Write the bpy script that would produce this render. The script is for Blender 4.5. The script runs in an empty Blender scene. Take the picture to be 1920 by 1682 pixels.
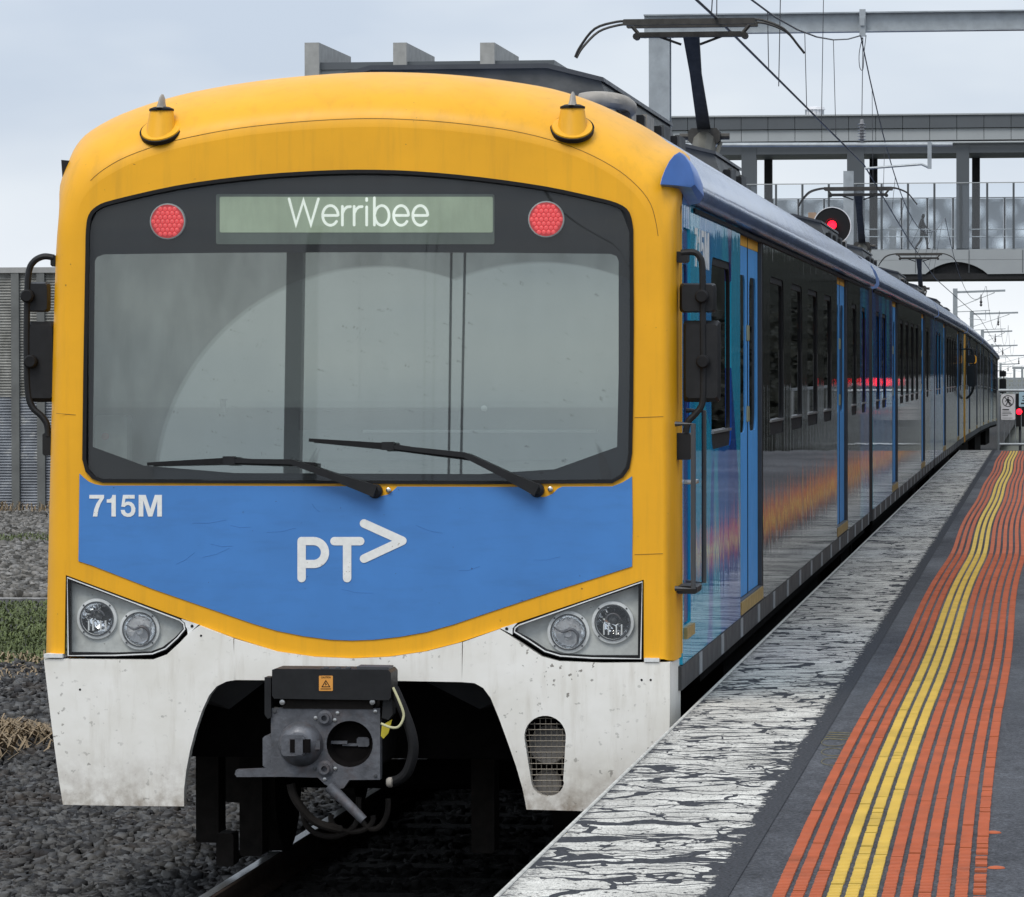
import bpy, bmesh, math, random
import numpy as np
from mathutils import Vector, Matrix
from mathutils.geometry import tessellate_polygon
random.seed(7); RNG = np.random.default_rng(7)
SC = bpy.context.scene
COL = SC.collection

# ------------------------------------------------------------------ camera
# metres: X right, Y along the track (away), Z up; rail top is z = 0, platform 0.94
FPX, CX, CY = 8100.0, 960.0, 841.0          # focal length / centre in photo pixels (1920 x 1682)
VPX, VPY = 1960.0, 690.0                    # vanishing point of the track
EYE = Vector((0.0, 0.0, 2.59))
yc = Vector((VPX-CX, VPY-CY, FPX)).normalized()
xc = Vector((0, -1, 0)).cross(yc) * -1
xc.normalize()
if xc.x < 0: xc = -xc
zc = xc.cross(yc)
if zc.y > 0: zc = -zc
ROT = Matrix((xc, yc, zc))                  # world = ROT @ camera(x right, y down, z forward)
cam = bpy.data.cameras.new('camera')
cam.sensor_fit = 'HORIZONTAL'; cam.sensor_width = 36.0; cam.lens = 36.0*FPX/1920.0
cam.clip_start = 0.5; cam.clip_end = 5000
cam_ob = bpy.data.objects.new('camera', cam); COL.objects.link(cam_ob)
cr_, cu_, cb_ = ROT.col[0], -ROT.col[1], -ROT.col[2]
cam_ob.matrix_world = Matrix(((cr_[0], cu_[0], cb_[0], EYE.x), (cr_[1], cu_[1], cb_[1], EYE.y),
                              (cr_[2], cu_[2], cb_[2], EYE.z), (0, 0, 0, 1)))
SC.camera = cam_ob
SC.view_settings.view_transform = 'Standard'; SC.view_settings.look = 'None'
SC.view_settings.exposure = 0.2; SC.view_settings.gamma = 1.0
SC.view_settings.use_curve_mapping = False

# ------------------------------------------------------------------ sky and sun (bright overcast)
SUN_DIR = Vector((-0.35, -0.85, 1.25)).normalized()
w = bpy.data.worlds.new('World'); SC.world = w; w.use_nodes = True
nt = w.node_tree; nt.nodes.clear()
def N(t, ty, **kw):
    n = t.nodes.new(ty)
    for k, v in kw.items():
        if hasattr(n, k): setattr(n, k, v)
    return n
sky = N(nt, 'ShaderNodeTexSky'); sky.sky_type = 'NISHITA'; sky.sun_disc = False
sky.sun_elevation = math.asin(SUN_DIR.z); sky.sun_rotation = math.atan2(SUN_DIR.x, SUN_DIR.y)
bg1 = N(nt, 'ShaderNodeBackground'); bg1.inputs[1].default_value = 0.06
nt.links.new(sky.outputs[0], bg1.inputs[0])
tc = N(nt, 'ShaderNodeTexCoord')
sep = N(nt, 'ShaderNodeSeparateXYZ'); nt.links.new(tc.outputs['Generated'], sep.inputs[0])
mp = N(nt, 'ShaderNodeMapping'); mp.inputs['Scale'].default_value = (7, 7, 20)
mp.inputs['Location'].default_value = (2.1, 0.4, 0.55)
nt.links.new(tc.outputs['Generated'], mp.inputs[0])
no = N(nt, 'ShaderNodeTexNoise'); no.inputs['Scale'].default_value = 1.0
no.inputs['Detail'].default_value = 4; no.inputs['Roughness'].default_value = 0.5
nt.links.new(mp.outputs[0], no.inputs['Vector'])
rmp = N(nt, 'ShaderNodeValToRGB')
rmp.color_ramp.elements[0].position = 0.37; rmp.color_ramp.elements[0].color = (0.49, 0.56, 0.665, 1)
rmp.color_ramp.elements[1].position = 0.63; rmp.color_ramp.elements[1].color = (0.665, 0.715, 0.775, 1)
nt.links.new(no.outputs[0], rmp.inputs[0])
# overcast sky: paler band low over the horizon, brighter towards the zenith
hz = N(nt, 'ShaderNodeMapRange'); hz.inputs[1].default_value = 0.0; hz.inputs[2].default_value = 0.07
hz.inputs[3].default_value = 1.0; hz.inputs[4].default_value = 0.0
nt.links.new(sep.outputs[2], hz.inputs[0])
hzp = N(nt, 'ShaderNodeMath', operation='POWER'); hzp.inputs[1].default_value = 1.6
nt.links.new(hz.outputs[0], hzp.inputs[0])
mxh = N(nt, 'ShaderNodeMix'); mxh.data_type = 'RGBA'
nt.links.new(hzp.outputs[0], mxh.inputs['Factor']); nt.links.new(rmp.outputs[0], mxh.inputs[6])
mxh.inputs[7].default_value = (0.90, 0.925, 0.945, 1)
zen = N(nt, 'ShaderNodeMapRange'); zen.inputs[1].default_value = 0.05; zen.inputs[2].default_value = 1.0
zen.inputs[3].default_value = 1.08; zen.inputs[4].default_value = 1.75
nt.links.new(sep.outputs[2], zen.inputs[0])
bg2 = N(nt, 'ShaderNodeBackground')
nt.links.new(mxh.outputs[2], bg2.inputs[0]); nt.links.new(zen.outputs[0], bg2.inputs[1])
mxs = N(nt, 'ShaderNodeMixShader'); mxs.inputs[0].default_value = 0.9
nt.links.new(bg1.outputs[0], mxs.inputs[1]); nt.links.new(bg2.outputs[0], mxs.inputs[2])
wo = N(nt, 'ShaderNodeOutputWorld'); nt.links.new(mxs.outputs[0], wo.inputs[0])
sl = bpy.data.lights.new('sun', 'SUN'); sl.energy = 1.5; sl.angle = math.radians(28); sl.color = (1.0, 0.945, 0.86)
so = bpy.data.objects.new('sun', sl); COL.objects.link(so)
so.rotation_euler = SUN_DIR.to_track_quat('Z', 'Y').to_euler(); so.location = (0, 0, 40)

# ------------------------------------------------------------------ calibration helpers
def ray(px, py): return ROT @ Vector((px-CX, py-CY, FPX))
def AY(px, py, Y): r = ray(px, py); return EYE + r*((Y-EYE.y)/r.y)
def AX(px, py, X): r = ray(px, py); return EYE + r*((X-EYE.x)/r.x)
def AZ(px, py, Z): r = ray(px, py); return EYE + r*((Z-EYE.z)/r.z)
FY, RK, FZ = 21.0, math.tan(math.radians(3.0)), 1.2     # cab face: raked plane
def FP(px, py, off=0.0):
    r = ray(px, py)
    t = (FY-off+RK*(EYE.z-FZ)-EYE.y)/(r.y-RK*r.z)
    return EYE + r*t
def catmull(pts, n=6, closed=False):
    P = [Vector(p) for p in pts]; out = []
    m = len(P)
    for i in range(m if closed else m-1):
        p1, p2 = P[i], P[(i+1) % m]
        p0 = P[i-1] if (i > 0 or closed) else p1
        p3 = P[(i+2) % m] if (i+2 < m or closed) else p2
        for k in range(n):
            t = k/n
            out.append(0.5*((2*p1)+(p2-p0)*t+(2*p0-5*p1+4*p2-p3)*t*t+(3*p1-p0-3*p2+p3)*t**3))
    if not closed: out.append(P[-1])
    return out
def rrect(x0, y0, x1, y1, r, n=4):
    pts = []
    for cx, cy, a0 in ((x1-r, y1-r, 0), (x0+r, y1-r, 90), (x0+r, y0+r, 180), (x1-r, y0+r, 270)):
        for k in range(n+1):
            a = math.radians(a0+90*k/n); pts.append((cx+r*math.cos(a), cy+r*math.sin(a)))
    return pts
def circ(cx, cy, r, n=24, ry=None):
    return [(cx+r*math.cos(2*math.pi*k/n), cy+(ry or r)*math.sin(2*math.pi*k/n)) for k in range(n)]

# ------------------------------------------------------------------ mesh builder
def root_loc(o):
    while o.parent: o = o.parent
    return o.location
class MB:
    def __init__(s): s.v = []; s.f = []
    def add(s, vs, fs):
        b = len(s.v); s.v += [Vector(v) for v in vs]; s.f += [tuple(b+i for i in f) for f in fs]; return s
    def box(s, x0, x1, y0, y1, z0, z1):
        return s.add([(x0,y0,z0),(x1,y0,z0),(x1,y1,z0),(x0,y1,z0),(x0,y0,z1),(x1,y0,z1),(x1,y1,z1),(x0,y1,z1)],
                     [(0,3,2,1),(4,5,6,7),(0,1,5,4),(1,2,6,5),(2,3,7,6),(3,0,4,7)])
    def bevbox(s, x0, x1, y0, y1, z0, z1, c):
        a = [(x0+c,z0),(x1-c,z0),(x1,z0+c),(x1,z1-c),(x1-c,z1),(x0+c,z1),(x0,z1-c),(x0,z0+c)]
        return s.loft([[(x,y0+c if 0 else y0,z) for x,z in a],[(x,y1,z) for x,z in a]], True, True)
    def quad(s, a, b, c, d): return s.add([a,b,c,d], [(0,1,2,3)])
    def loft(s, rings, closed=True, caps=False):
        n = len(rings[0]); vs = [v for r in rings for v in r]; fs = []
        for i in range(len(rings)-1):
            for k in range(n if closed else n-1):
                k2 = (k+1) % n
                fs.append((i*n+k, i*n+k2, (i+1)*n+k2, (i+1)*n+k))
        if caps:
            fs.append(tuple(range(n))[::-1]); fs.append(tuple((len(rings)-1)*n+k for k in range(n)))
        return s.add(vs, fs)
    def tube(s, pts, r, n=8, caps=True):
        P = [Vector(p) for p in pts]; rings = []; prev = None
        for i, p in enumerate(P):
            d = (P[min(i+1, len(P)-1)]-P[max(i-1, 0)]).normalized()
            if prev is None:
                u = d.cross(Vector((0, 0, 1)))
                if u.length < 1e-3: u = d.cross(Vector((1, 0, 0)))
            else: u = prev-d*prev.dot(d)
            u.normalize(); prev = u; v2 = d.cross(u)
            rr = r[i] if isinstance(r, (list, tuple)) else r
            rings.append([p+u*rr*math.cos(2*math.pi*k/n)+v2*rr*math.sin(2*math.pi*k/n) for k in range(n)])
        return s.loft(rings, True, caps)
    def lathe(s, c, axis, prof, n=24, caps=True):
        c = Vector(c); d = Vector(axis).normalized()
        u = d.cross(Vector((0, 0, 1)))
        if u.length < 1e-3: u = Vector((1, 0, 0))
        u.normalize(); v2 = d.cross(u)
        return s.loft([[c+d*h+(u*math.cos(2*math.pi*k/n)+v2*math.sin(2*math.pi*k/n))*r for k in range(n)]
                       for r, h in prof], True, caps)
    def plate(s, loops, back=None):
        loops = [[Vector(p) for p in l] for l in loops]
        flat = [p for l in loops for p in l]
        tr = tessellate_polygon(loops)
        s.add(flat, tr)
        if back is not None:
            bk = Vector(back); s.add([p+bk for p in flat], [t[::-1] for t in tr])
            for l in loops:
                n = len(l)
                s.add(l+[p+bk for p in l], [(i, (i+1) % n, n+(i+1) % n, n+i) for i in range(n)])
        return s
    def bar(s, a, b, wx, wz=None):           # square bar between two points
        a, b = Vector(a), Vector(b); d = (b-a).normalized(); wz = wz or wx
        u = d.cross(Vector((0, 0, 1)))
        if u.length < 1e-3: u = Vector((1, 0, 0))
        u.normalize(); v2 = u.cross(d)
        R = lambda p: [p+u*wx/2+v2*wz/2, p-u*wx/2+v2*wz/2, p-u*wx/2-v2*wz/2, p+u*wx/2-v2*wz/2]
        return s.loft([R(a), R(b)], True, True)
    def build(s, name, mat, parent=None, smooth=30, kind=None, label=None, weld=True):
        me = bpy.data.meshes.new(name); o = bpy.data.objects.new(name, me)
        off = root_loc(parent) if parent else Vector((0, 0, 0))
        me.from_pydata([v-off for v in s.v], [], s.f)
        bm = bmesh.new(); bm.from_mesh(me)
        if weld: bmesh.ops.remove_doubles(bm, verts=bm.verts, dist=1e-5)
        bmesh.ops.recalc_face_normals(bm, faces=bm.faces)
        bm.to_mesh(me); bm.free()
        if smooth:
            me.shade_smooth(); me.set_sharp_from_angle(angle=math.radians(smooth))
        me.materials.append(mat); COL.objects.link(o)
        if parent: o.parent = parent
        if kind: o['kind'] = kind
        if label: o['label'] = label
        return o
def tag(o, label, cat, group=None):
    o['label'] = label; o['category'] = cat
    if group: o['group'] = group
    return o
def thing(name, label, cat, loc=(0, 0, 0), group=None):
    o = bpy.data.objects.new(name, None); COL.objects.link(o); o.location = loc; o.empty_display_size = 0.2
    return tag(o, label, cat, group)
def text_geo(body, bold=0.0):
    cu = bpy.data.curves.new('t', 'FONT'); cu.body = body; cu.offset = bold; cu.resolution_u = 4
    o = bpy.data.objects.new('t', cu); COL.objects.link(o)
    dg = bpy.context.evaluated_depsgraph_get()
    me = bpy.data.meshes.new_from_object(o.evaluated_get(dg))
    vs = np.array([v.co[:2] for v in me.vertices]); fs = [tuple(p.vertices) for p in me.polygons]
    bpy.data.objects.remove(o); bpy.data.curves.remove(cu); bpy.data.meshes.remove(me)
    vs -= vs.min(0); vs /= vs.max(0)
    return vs, fs

# ------------------------------------------------------------------ materials
def ramp(t, a, b, ca, cb, src):
    r = N(t, 'ShaderNodeValToRGB'); e = r.color_ramp.elements
    e[0].position = a; e[0].color = (*ca, 1); e[1].position = b; e[1].color = (*cb, 1)
    t.links.new(src, r.inputs[0]); return r.outputs[0]
def noise(t, scale, detail=3, rough=0.55, vec=None, sc=None):
    n = N(t, 'ShaderNodeTexNoise'); n.inputs['Scale'].default_value = scale
    n.inputs['Detail'].default_value = detail; n.inputs['Roughness'].default_value = rough
    if sc:
        m = N(t, 'ShaderNodeMapping'); m.inputs['Scale'].default_value = sc
        t.links.new(vec, m.inputs[0]); vec = m.outputs[0]
    if vec: t.links.new(vec, n.inputs['Vector'])
    return n.outputs[0]
def mixc(t, fac, a, b, mode='MIX'):
    m = N(t, 'ShaderNodeMix'); m.data_type = 'RGBA'; m.blend_type = mode
    for sock, v in ((m.inputs['Factor'], fac), (m.inputs[6], a), (m.inputs[7], b)):
        if isinstance(v, (int, float)): sock.default_value = v
        elif isinstance(v, tuple): sock.default_value = (*v, 1) if len(v) == 3 else v
        else: t.links.new(v, sock)
    return m.outputs[2]
def mathn(t, op, a, b=0.0):
    m = N(t, 'ShaderNodeMath', operation=op)
    for i, v in ((0, a), (1, b)):
        if isinstance(v, (int, float)): m.inputs[i].default_value = v
        else: t.links.new(v, m.inputs[i])
    return m.outputs[0]
def newmat(name):
    m = bpy.data.materials.new(name); m.use_nodes = True
    return m, m.node_tree, m.node_tree.nodes['Principled BSDF']
MATS = {}
def mat(name, col, rough=0.5, metal=0.0, var=0.12, vs=6.0, grime=None, gs=(8, 8, 1.2), gamt=0.35, specks=None,
        bump=0.0, bs=60.0, spec=0.5, emit=None, es=0.0, coat=0.0, rvar=0.12):
    if name in MATS: return MATS[name]
    m, t, b = newmat(name)
    pos = N(t, 'ShaderNodeTexCoord').outputs['Object']
    nz = noise(t, vs, 4, 0.6, pos)
    c = mixc(t, 1.0, col, ramp(t, 0.3, 0.7, (1-var,)*3, (1+var*0.6,)*3, nz), 'MULTIPLY')
    if grime:
        g = noise(t, 1.0, 5, 0.65, pos, gs)
        c = mixc(t, ramp(t, 0.5, 0.78, (0, 0, 0), (gamt,)*3, g), c, grime)
    if specks:
        scol, ssc, thr = specks
        s1 = noise(t, ssc, 2, 0.5, pos); s2 = noise(t, ssc*0.12, 2, 0.5, pos)
        f = mathn(t, 'MULTIPLY', ramp(t, thr, thr+0.05, (0, 0, 0), (1, 1, 1), s1),
                  ramp(t, 0.42, 0.6, (0, 0, 0), (1, 1, 1), s2))
        c = mixc(t, f, c, scol)
    t.links.new(c, b.inputs['Base Color'])
    rr = ramp(t, 0.3, 0.7, (max(0.02, rough-rvar*rough),)*3, (min(1, rough+rvar*rough),)*3, noise(t, vs*1.7, 3, 0.6, pos))
    t.links.new(rr, b.inputs['Roughness'])
    b.inputs['Metallic'].default_value = metal; b.inputs['Specular IOR Level'].default_value = spec
    if coat: b.inputs['Coat Weight'].default_value = coat; b.inputs['Coat Roughness'].default_value = 0.05
    if bump:
        bn = N(t, 'ShaderNodeBump'); bn.inputs['Strength'].default_value = 1.0; bn.inputs['Distance'].default_value = bump
        t.links.new(noise(t, bs, 3, 0.6, pos), bn.inputs['Height']); t.links.new(bn.outputs[0], b.inputs['Normal'])
    if emit: b.inputs['Emission Color'].default_value = (*emit, 1); b.inputs['Emission Strength'].default_value = es
    MATS[name] = m; return m
M_YEL = mat('yellow_paint', (0.84, 0.405, 0.008), 0.42, var=0.07, vs=2.5, grime=(0.42, 0.22, 0.02), gs=(16, 16, 0.8), gamt=0.30,
            specks=((0.25, 0.13, 0.02), 38, 0.74), spec=0.38)
M_BLU = mat('blue_paint', (0.052, 0.205, 0.53), 0.42, var=0.10, vs=2.2, grime=(0.03, 0.09, 0.22), gs=(3, 3, 14), gamt=0.22,
            specks=((0.02, 0.05, 0.14), 45, 0.735))
M_BLU2 = mat('blue_door_paint', (0.085, 0.34, 0.74), 0.5, var=0.08, spec=0.22)
M_DBL = mat('dark_blue_paint', (0.03, 0.06, 0.22), 0.25, var=0.1)
M_WHT = None
M_WTXT = mat('white_vinyl', (0.80, 0.80, 0.77), 0.5, var=0.08, vs=40, specks=((0.45, 0.42, 0.36), 60, 0.66))
M_BLK = mat('black_plastic', (0.014, 0.0145, 0.016), 0.5, var=0.25, vs=20, spec=0.3)
M_RUB = mat('black_rubber', (0.009, 0.009, 0.010), 0.65, var=0.2, vs=30, spec=0.25)
M_FRIT = mat('black_glass_print', (0.008, 0.009, 0.014), 0.35, var=0.1)
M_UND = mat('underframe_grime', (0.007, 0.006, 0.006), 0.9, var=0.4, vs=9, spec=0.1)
M_UND2 = mat('brown_iron', (0.018, 0.015, 0.013), 0.8, var=0.4, vs=12, spec=0.2)
M_STL = mat('cast_steel', (0.125, 0.13, 0.145), 0.48, 0.35, var=0.35, vs=16, grime=(0.10, 0.05, 0.03), gs=(9, 9, 7), gamt=0.6, bump=0.002, bs=50)
M_STB = mat('bright_steel', (0.55, 0.55, 0.54), 0.3, 0.9, var=0.2, vs=25)
M_GAL = mat('galvanised_steel', (0.36, 0.39, 0.41), 0.5, 0.45, var=0.16, vs=5, grime=(0.22, 0.24, 0.26), gs=(5, 5, 1.5), gamt=0.5)
M_DGR = mat('dark_grey_paint', (0.05, 0.053, 0.058), 0.5, var=0.2)
M_SKIRT = mat('grey_skirt', (0.055, 0.056, 0.058), 0.55, var=0.25, vs=4, grime=(0.03, 0.027, 0.024), gamt=0.6)
M_GLG = mat('lamp_housing_grey', (0.55, 0.56, 0.535), 0.6, var=0.22, vs=14, specks=((0.2, 0.2, 0.18), 60, 0.68))
M_RING = mat('lamp_ring', (0.74, 0.75, 0.74), 0.5, var=0.15, vs=30)
M_CHR = mat('lamp_reflector', (0.88, 0.89, 0.90), 0.06, 1.0, var=0.08, vs=30, bump=0.004, bs=22)
M_AC = mat('roof_box_grey', (0.075, 0.076, 0.072), 0.6, var=0.35, vs=5, grime=(0.17, 0.165, 0.15), gs=(3, 3, 6), gamt=0.6)
M_BEI = mat('dirty_beige_plastic', (0.34, 0.31, 0.27), 0.6, var=0.35, vs=9)
M_CON = mat('concrete', (0.33, 0.33, 0.32), 0.85, var=0.18, vs=2, grime=(0.2, 0.2, 0.19), gs=(2, 2, 0.5), gamt=0.5)
M_BRW = mat('bridge_grey_cladding', (0.33, 0.35, 0.36), 0.5, var=0.06, vs=0.6)
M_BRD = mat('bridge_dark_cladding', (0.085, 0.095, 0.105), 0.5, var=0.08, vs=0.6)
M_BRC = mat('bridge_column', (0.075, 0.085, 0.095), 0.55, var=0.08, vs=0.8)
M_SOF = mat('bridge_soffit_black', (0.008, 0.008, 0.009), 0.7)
M_ORG = mat('orange_warning', (0.75, 0.33, 0.06), 0.5, var=0.1)
M_TYE = mat('yellow_tag', (0.55, 0.45, 0.03), 0.6)
M_WIRE = mat('dark_wire', (0.06, 0.06, 0.065), 0.5, 0.3)
M_PAN = mat('pantograph_dark', (0.05, 0.046, 0.04), 0.6, 0.2, var=0.4, vs=12)
M_SIGNW = mat('sign_white', (0.70, 0.70, 0.72), 0.5)
M_SIGNB = mat('sign_pale_blue', (0.42, 0.60, 0.70), 0.5)
M_RED = mat('red_lamp_lens', (0.75, 0.10, 0.10), 0.25, emit=(1.0, 0.085, 0.10), es=0.70, var=0.05)
M_RED2 = mat('red_lamp_base', (0.5, 0.03, 0.035), 0.4, emit=(1.0, 0.05, 0.06), es=0.30, var=0.05)
M_REDS = mat('red_signal_lens', (0.6, 0.02, 0.03), 0.3, emit=(1.0, 0.006, 0.02), es=4.0, var=0.05)

def mat_white():
    m, t, b = newmat('white_apron_paint')
    geo = N(t, 'ShaderNodeNewGeometry').outputs['Position']
    sp = N(t, 'ShaderNodeSeparateXYZ'); t.links.new(geo, sp.inputs[0])
    c = mixc(t, 1.0, (0.885, 0.87, 0.825), ramp(t, 0.3, 0.7, (0.90, 0.89, 0.86), (1.03, 1.03, 1.03), noise(t, 4, 4, 0.6, geo)), 'MULTIPLY')
    st = noise(t, 1.0, 5, 0.65, geo, (16, 16, 2.2))
    c = mixc(t, ramp(t, 0.52, 0.75, (0, 0, 0), (0.30,)*3, st), c, (0.44, 0.39, 0.30))
    # road dirt thrown up along the lower edge
    low = N(t, 'ShaderNodeMapRange'); low.inputs[1].default_value = 0.40; low.inputs[2].default_value = 0.80
    low.inputs[3].default_value = 1.0; low.inputs[4].default_value = 0.0
    t.links.new(sp.outputs[2], low.inputs[0])
    dn = noise(t, 9, 5, 0.7, geo)
    d = mathn(t, 'MULTIPLY', mathn(t, 'POWER', low.outputs[0], 1.7), ramp(t, 0.36, 0.66, (0.10,)*3, (1.0,)*3, dn))
    c = mixc(t, d, c, (0.22, 0.165, 0.11))
    s1 = noise(t, 34, 2, 0.5, geo); s2 = noise(t, 2.6, 2, 0.5, geo)
    f = mathn(t, 'MULTIPLY', ramp(t, 0.655, 0.70, (0, 0, 0), (0.85,)*3, s1), ramp(t, 0.42, 0.62, (0.1,)*3, (1, 1, 1), s2))
    c = mixc(t, f, c, (0.14, 0.125, 0.10))
    t.links.new(c, b.inputs['Base Color']); b.inputs['Roughness'].default_value = 0.42
    return m
M_WHT = mat_white()

def mat_side(name, kind):
    m, t, b = newmat(name)
    pos = N(t, 'ShaderNodeNewGeometry').outputs['Position']
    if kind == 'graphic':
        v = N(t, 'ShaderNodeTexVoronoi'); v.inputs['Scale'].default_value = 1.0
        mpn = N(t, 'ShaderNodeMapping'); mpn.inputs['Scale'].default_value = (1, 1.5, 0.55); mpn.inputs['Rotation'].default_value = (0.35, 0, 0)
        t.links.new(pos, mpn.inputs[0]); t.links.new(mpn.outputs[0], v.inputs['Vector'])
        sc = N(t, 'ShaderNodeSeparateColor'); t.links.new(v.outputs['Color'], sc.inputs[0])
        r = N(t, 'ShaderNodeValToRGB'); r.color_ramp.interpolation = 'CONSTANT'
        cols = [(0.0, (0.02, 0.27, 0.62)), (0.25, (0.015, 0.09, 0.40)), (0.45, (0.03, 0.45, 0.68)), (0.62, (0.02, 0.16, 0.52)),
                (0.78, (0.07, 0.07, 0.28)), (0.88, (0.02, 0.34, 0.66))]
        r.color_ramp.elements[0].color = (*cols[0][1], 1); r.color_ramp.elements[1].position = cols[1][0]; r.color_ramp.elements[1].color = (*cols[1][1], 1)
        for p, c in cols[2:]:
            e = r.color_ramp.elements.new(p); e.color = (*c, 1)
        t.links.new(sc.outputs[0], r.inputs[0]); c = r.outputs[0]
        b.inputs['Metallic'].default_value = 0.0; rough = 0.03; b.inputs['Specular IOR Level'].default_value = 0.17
    elif kind == 'grey':
        c = mixc(t, 1.0, (0.021, 0.0215, 0.0225), ramp(t, 0.3, 0.7, (0.75,)*3, (1.15,)*3, noise(t, 1.0, 5, 0.6, pos, (3, 9, 0.8))), 'MULTIPLY')
        b.inputs['Metallic'].default_value = 0.12; rough = 0.035; b.inputs['Specular IOR Level'].default_value = 0.4
    else:
        c = mixc(t, 1.0, (0.15, 0.23, 0.44), ramp(t, 0.3, 0.7, (0.7,)*3, (1.15,)*3, noise(t, 1.0, 5, 0.6, pos, (3, 1.2, 3))), 'MULTIPLY')
        b.inputs['Metallic'].default_value = 0.25; rough = 0.12; b.inputs['Specular IOR Level'].default_value = 0.3
    t.links.new(c, b.inputs['Base Color']); b.inputs['Roughness'].default_value = rough
    bn = N(t, 'ShaderNodeBump'); bn.inputs['Distance'].default_value = 0.0016 if kind != 'roof' else 0.004
    h = noise(t, 1.0, 3, 0.6, pos, (1, 5.5, 0.35) if kind != 'roof' else (3, 1.5, 3))
    h2 = noise(t, 1.0, 2, 0.5, pos, (1, 0.6, 5.0))
    t.links.new(mathn(t, 'ADD', h, mathn(t, 'MULTIPLY', h2, 0.5)), bn.inputs['Height']); t.links.new(bn.outputs[0], b.inputs['Normal'])
    return m
M_SGR = mat_side('side_grey_gloss', 'grey'); M_SBL = mat_side('side_blue_graphic', 'graphic'); M_ROOF = mat_side('roof_silver_blue', 'roof')

def mat_glass(name, tint, film=None):
    m, t, b = newmat(name); t.nodes.remove(b)
    out = t.nodes['Material Output']
    tr = N(t, 'ShaderNodeBsdfTransparent'); tr.inputs[0].default_value = (*tint, 1)
    gl = N(t, 'ShaderNodeBsdfGlossy'); gl.inputs['Roughness'].default_value = 0.015; gl.inputs[0].default_value = (1, 1, 1, 1)
    lw = N(t, 'ShaderNodeLayerWeight'); lw.inputs[0].default_value = 0.5
    sch = mathn(t, 'ADD', 0.04, mathn(t, 'MULTIPLY', mathn(t, 'POWER', lw.outputs['Facing'], 5.0), 0.9))
    mx = N(t, 'ShaderNodeMixShader'); t.links.new(sch, mx.inputs[0])
    t.links.new(tr.outputs[0], mx.inputs[1]); t.links.new(gl.outputs[0], mx.inputs[2])
    res = mx.outputs[0]
    if film: res = film(t, res)
    t.links.new(res, out.inputs[0]); return m
def screen_film(t, res):
    # dust film on the windscreen, wiped away inside the arcs swept by the two wipers
    pos = N(t, 'ShaderNodeNewGeometry').outputs['Position']
    def arc(px, py, r0, r1):
        c = FP(px, py)
        d = N(t, 'ShaderNodeVectorMath', operation='DISTANCE'); t.links.new(pos, d.inputs[0]); d.inputs[1].default_value = c
        o = N(t, 'ShaderNodeMapRange'); o.inputs[1].default_value = r1; o.inputs[2].default_value = r1+0.01
        o.inputs[3].default_value = 1; o.inputs[4].default_value = 0; t.links.new(d.outputs['Value'], o.inputs[0])
        i = N(t, 'ShaderNodeMapRange'); i.inputs[1].default_value = r0; i.inputs[2].default_value = r0+0.01
        t.links.new(d.outputs['Value'], i.inputs[0])
        return mathn(t, 'MULTIPLY', o.outputs[0], i.outputs[0])
    k = mathn(t, 'MAXIMUM', arc(705, 922, 0.36, 1.11), arc(1010, 920, 0.36, 1.12))
    dust = ramp(t, 0.3, 0.75, (0.20,)*3, (0.36,)*3, noise(t, 1.0, 5, 0.6, pos, (9, 9, 2.5)))
    spk = ramp(t, 0.70, 0.73, (0, 0, 0), (0.5,)*3, noise(t, 40, 2, 0.5, pos))
    fac = mathn(t, 'MAXIMUM', mathn(t, 'MULTIPLY', dust, mathn(t, 'SUBTRACT', 1.0, mathn(t, 'MULTIPLY', k, 0.85))), mathn(t, 'MULTIPLY', spk, 0.5))
    df = N(t, 'ShaderNodeBsdfDiffuse'); df.inputs[0].default_value = (0.06, 0.06, 0.058, 1)
    m = N(t, 'ShaderNodeMixShader'); t.links.new(fac, m.inputs[0]); t.links.new(res, m.inputs[1]); t.links.new(df.outputs[0], m.inputs[2])
    return m.outputs[0]
M_WSC = mat_glass('windscreen_glass', (0.86, 0.90, 0.88), screen_film)
def mat_film():
    m, t, b = newmat('solar_film'); t.nodes.remove(b); out = t.nodes['Material Output']
    tr = N(t, 'ShaderNodeBsdfTransparent'); tr.inputs[0].default_value = (0.9, 0.93, 0.92, 1)
    gl = N(t, 'ShaderNodeBsdfGlossy'); gl.inputs['Roughness'].default_value = 0.006; gl.inputs[0].default_value = (1.0, 0.98, 0.92, 1)
    mx = N(t, 'ShaderNodeMixShader'); mx.inputs[0].default_value = 0.41
    t.links.new(tr.outputs[0], mx.inputs[1]); t.links.new(gl.outputs[0], mx.inputs[2]); t.links.new(mx.outputs[0], out.inputs[0]); return m
M_FILM = mat_film()
M_PANE = mat_glass('tinted_window', (0.10, 0.105, 0.11))
M_LENS = mat_glass('lamp_cover_glass', (0.93, 0.94, 0.94))

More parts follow.
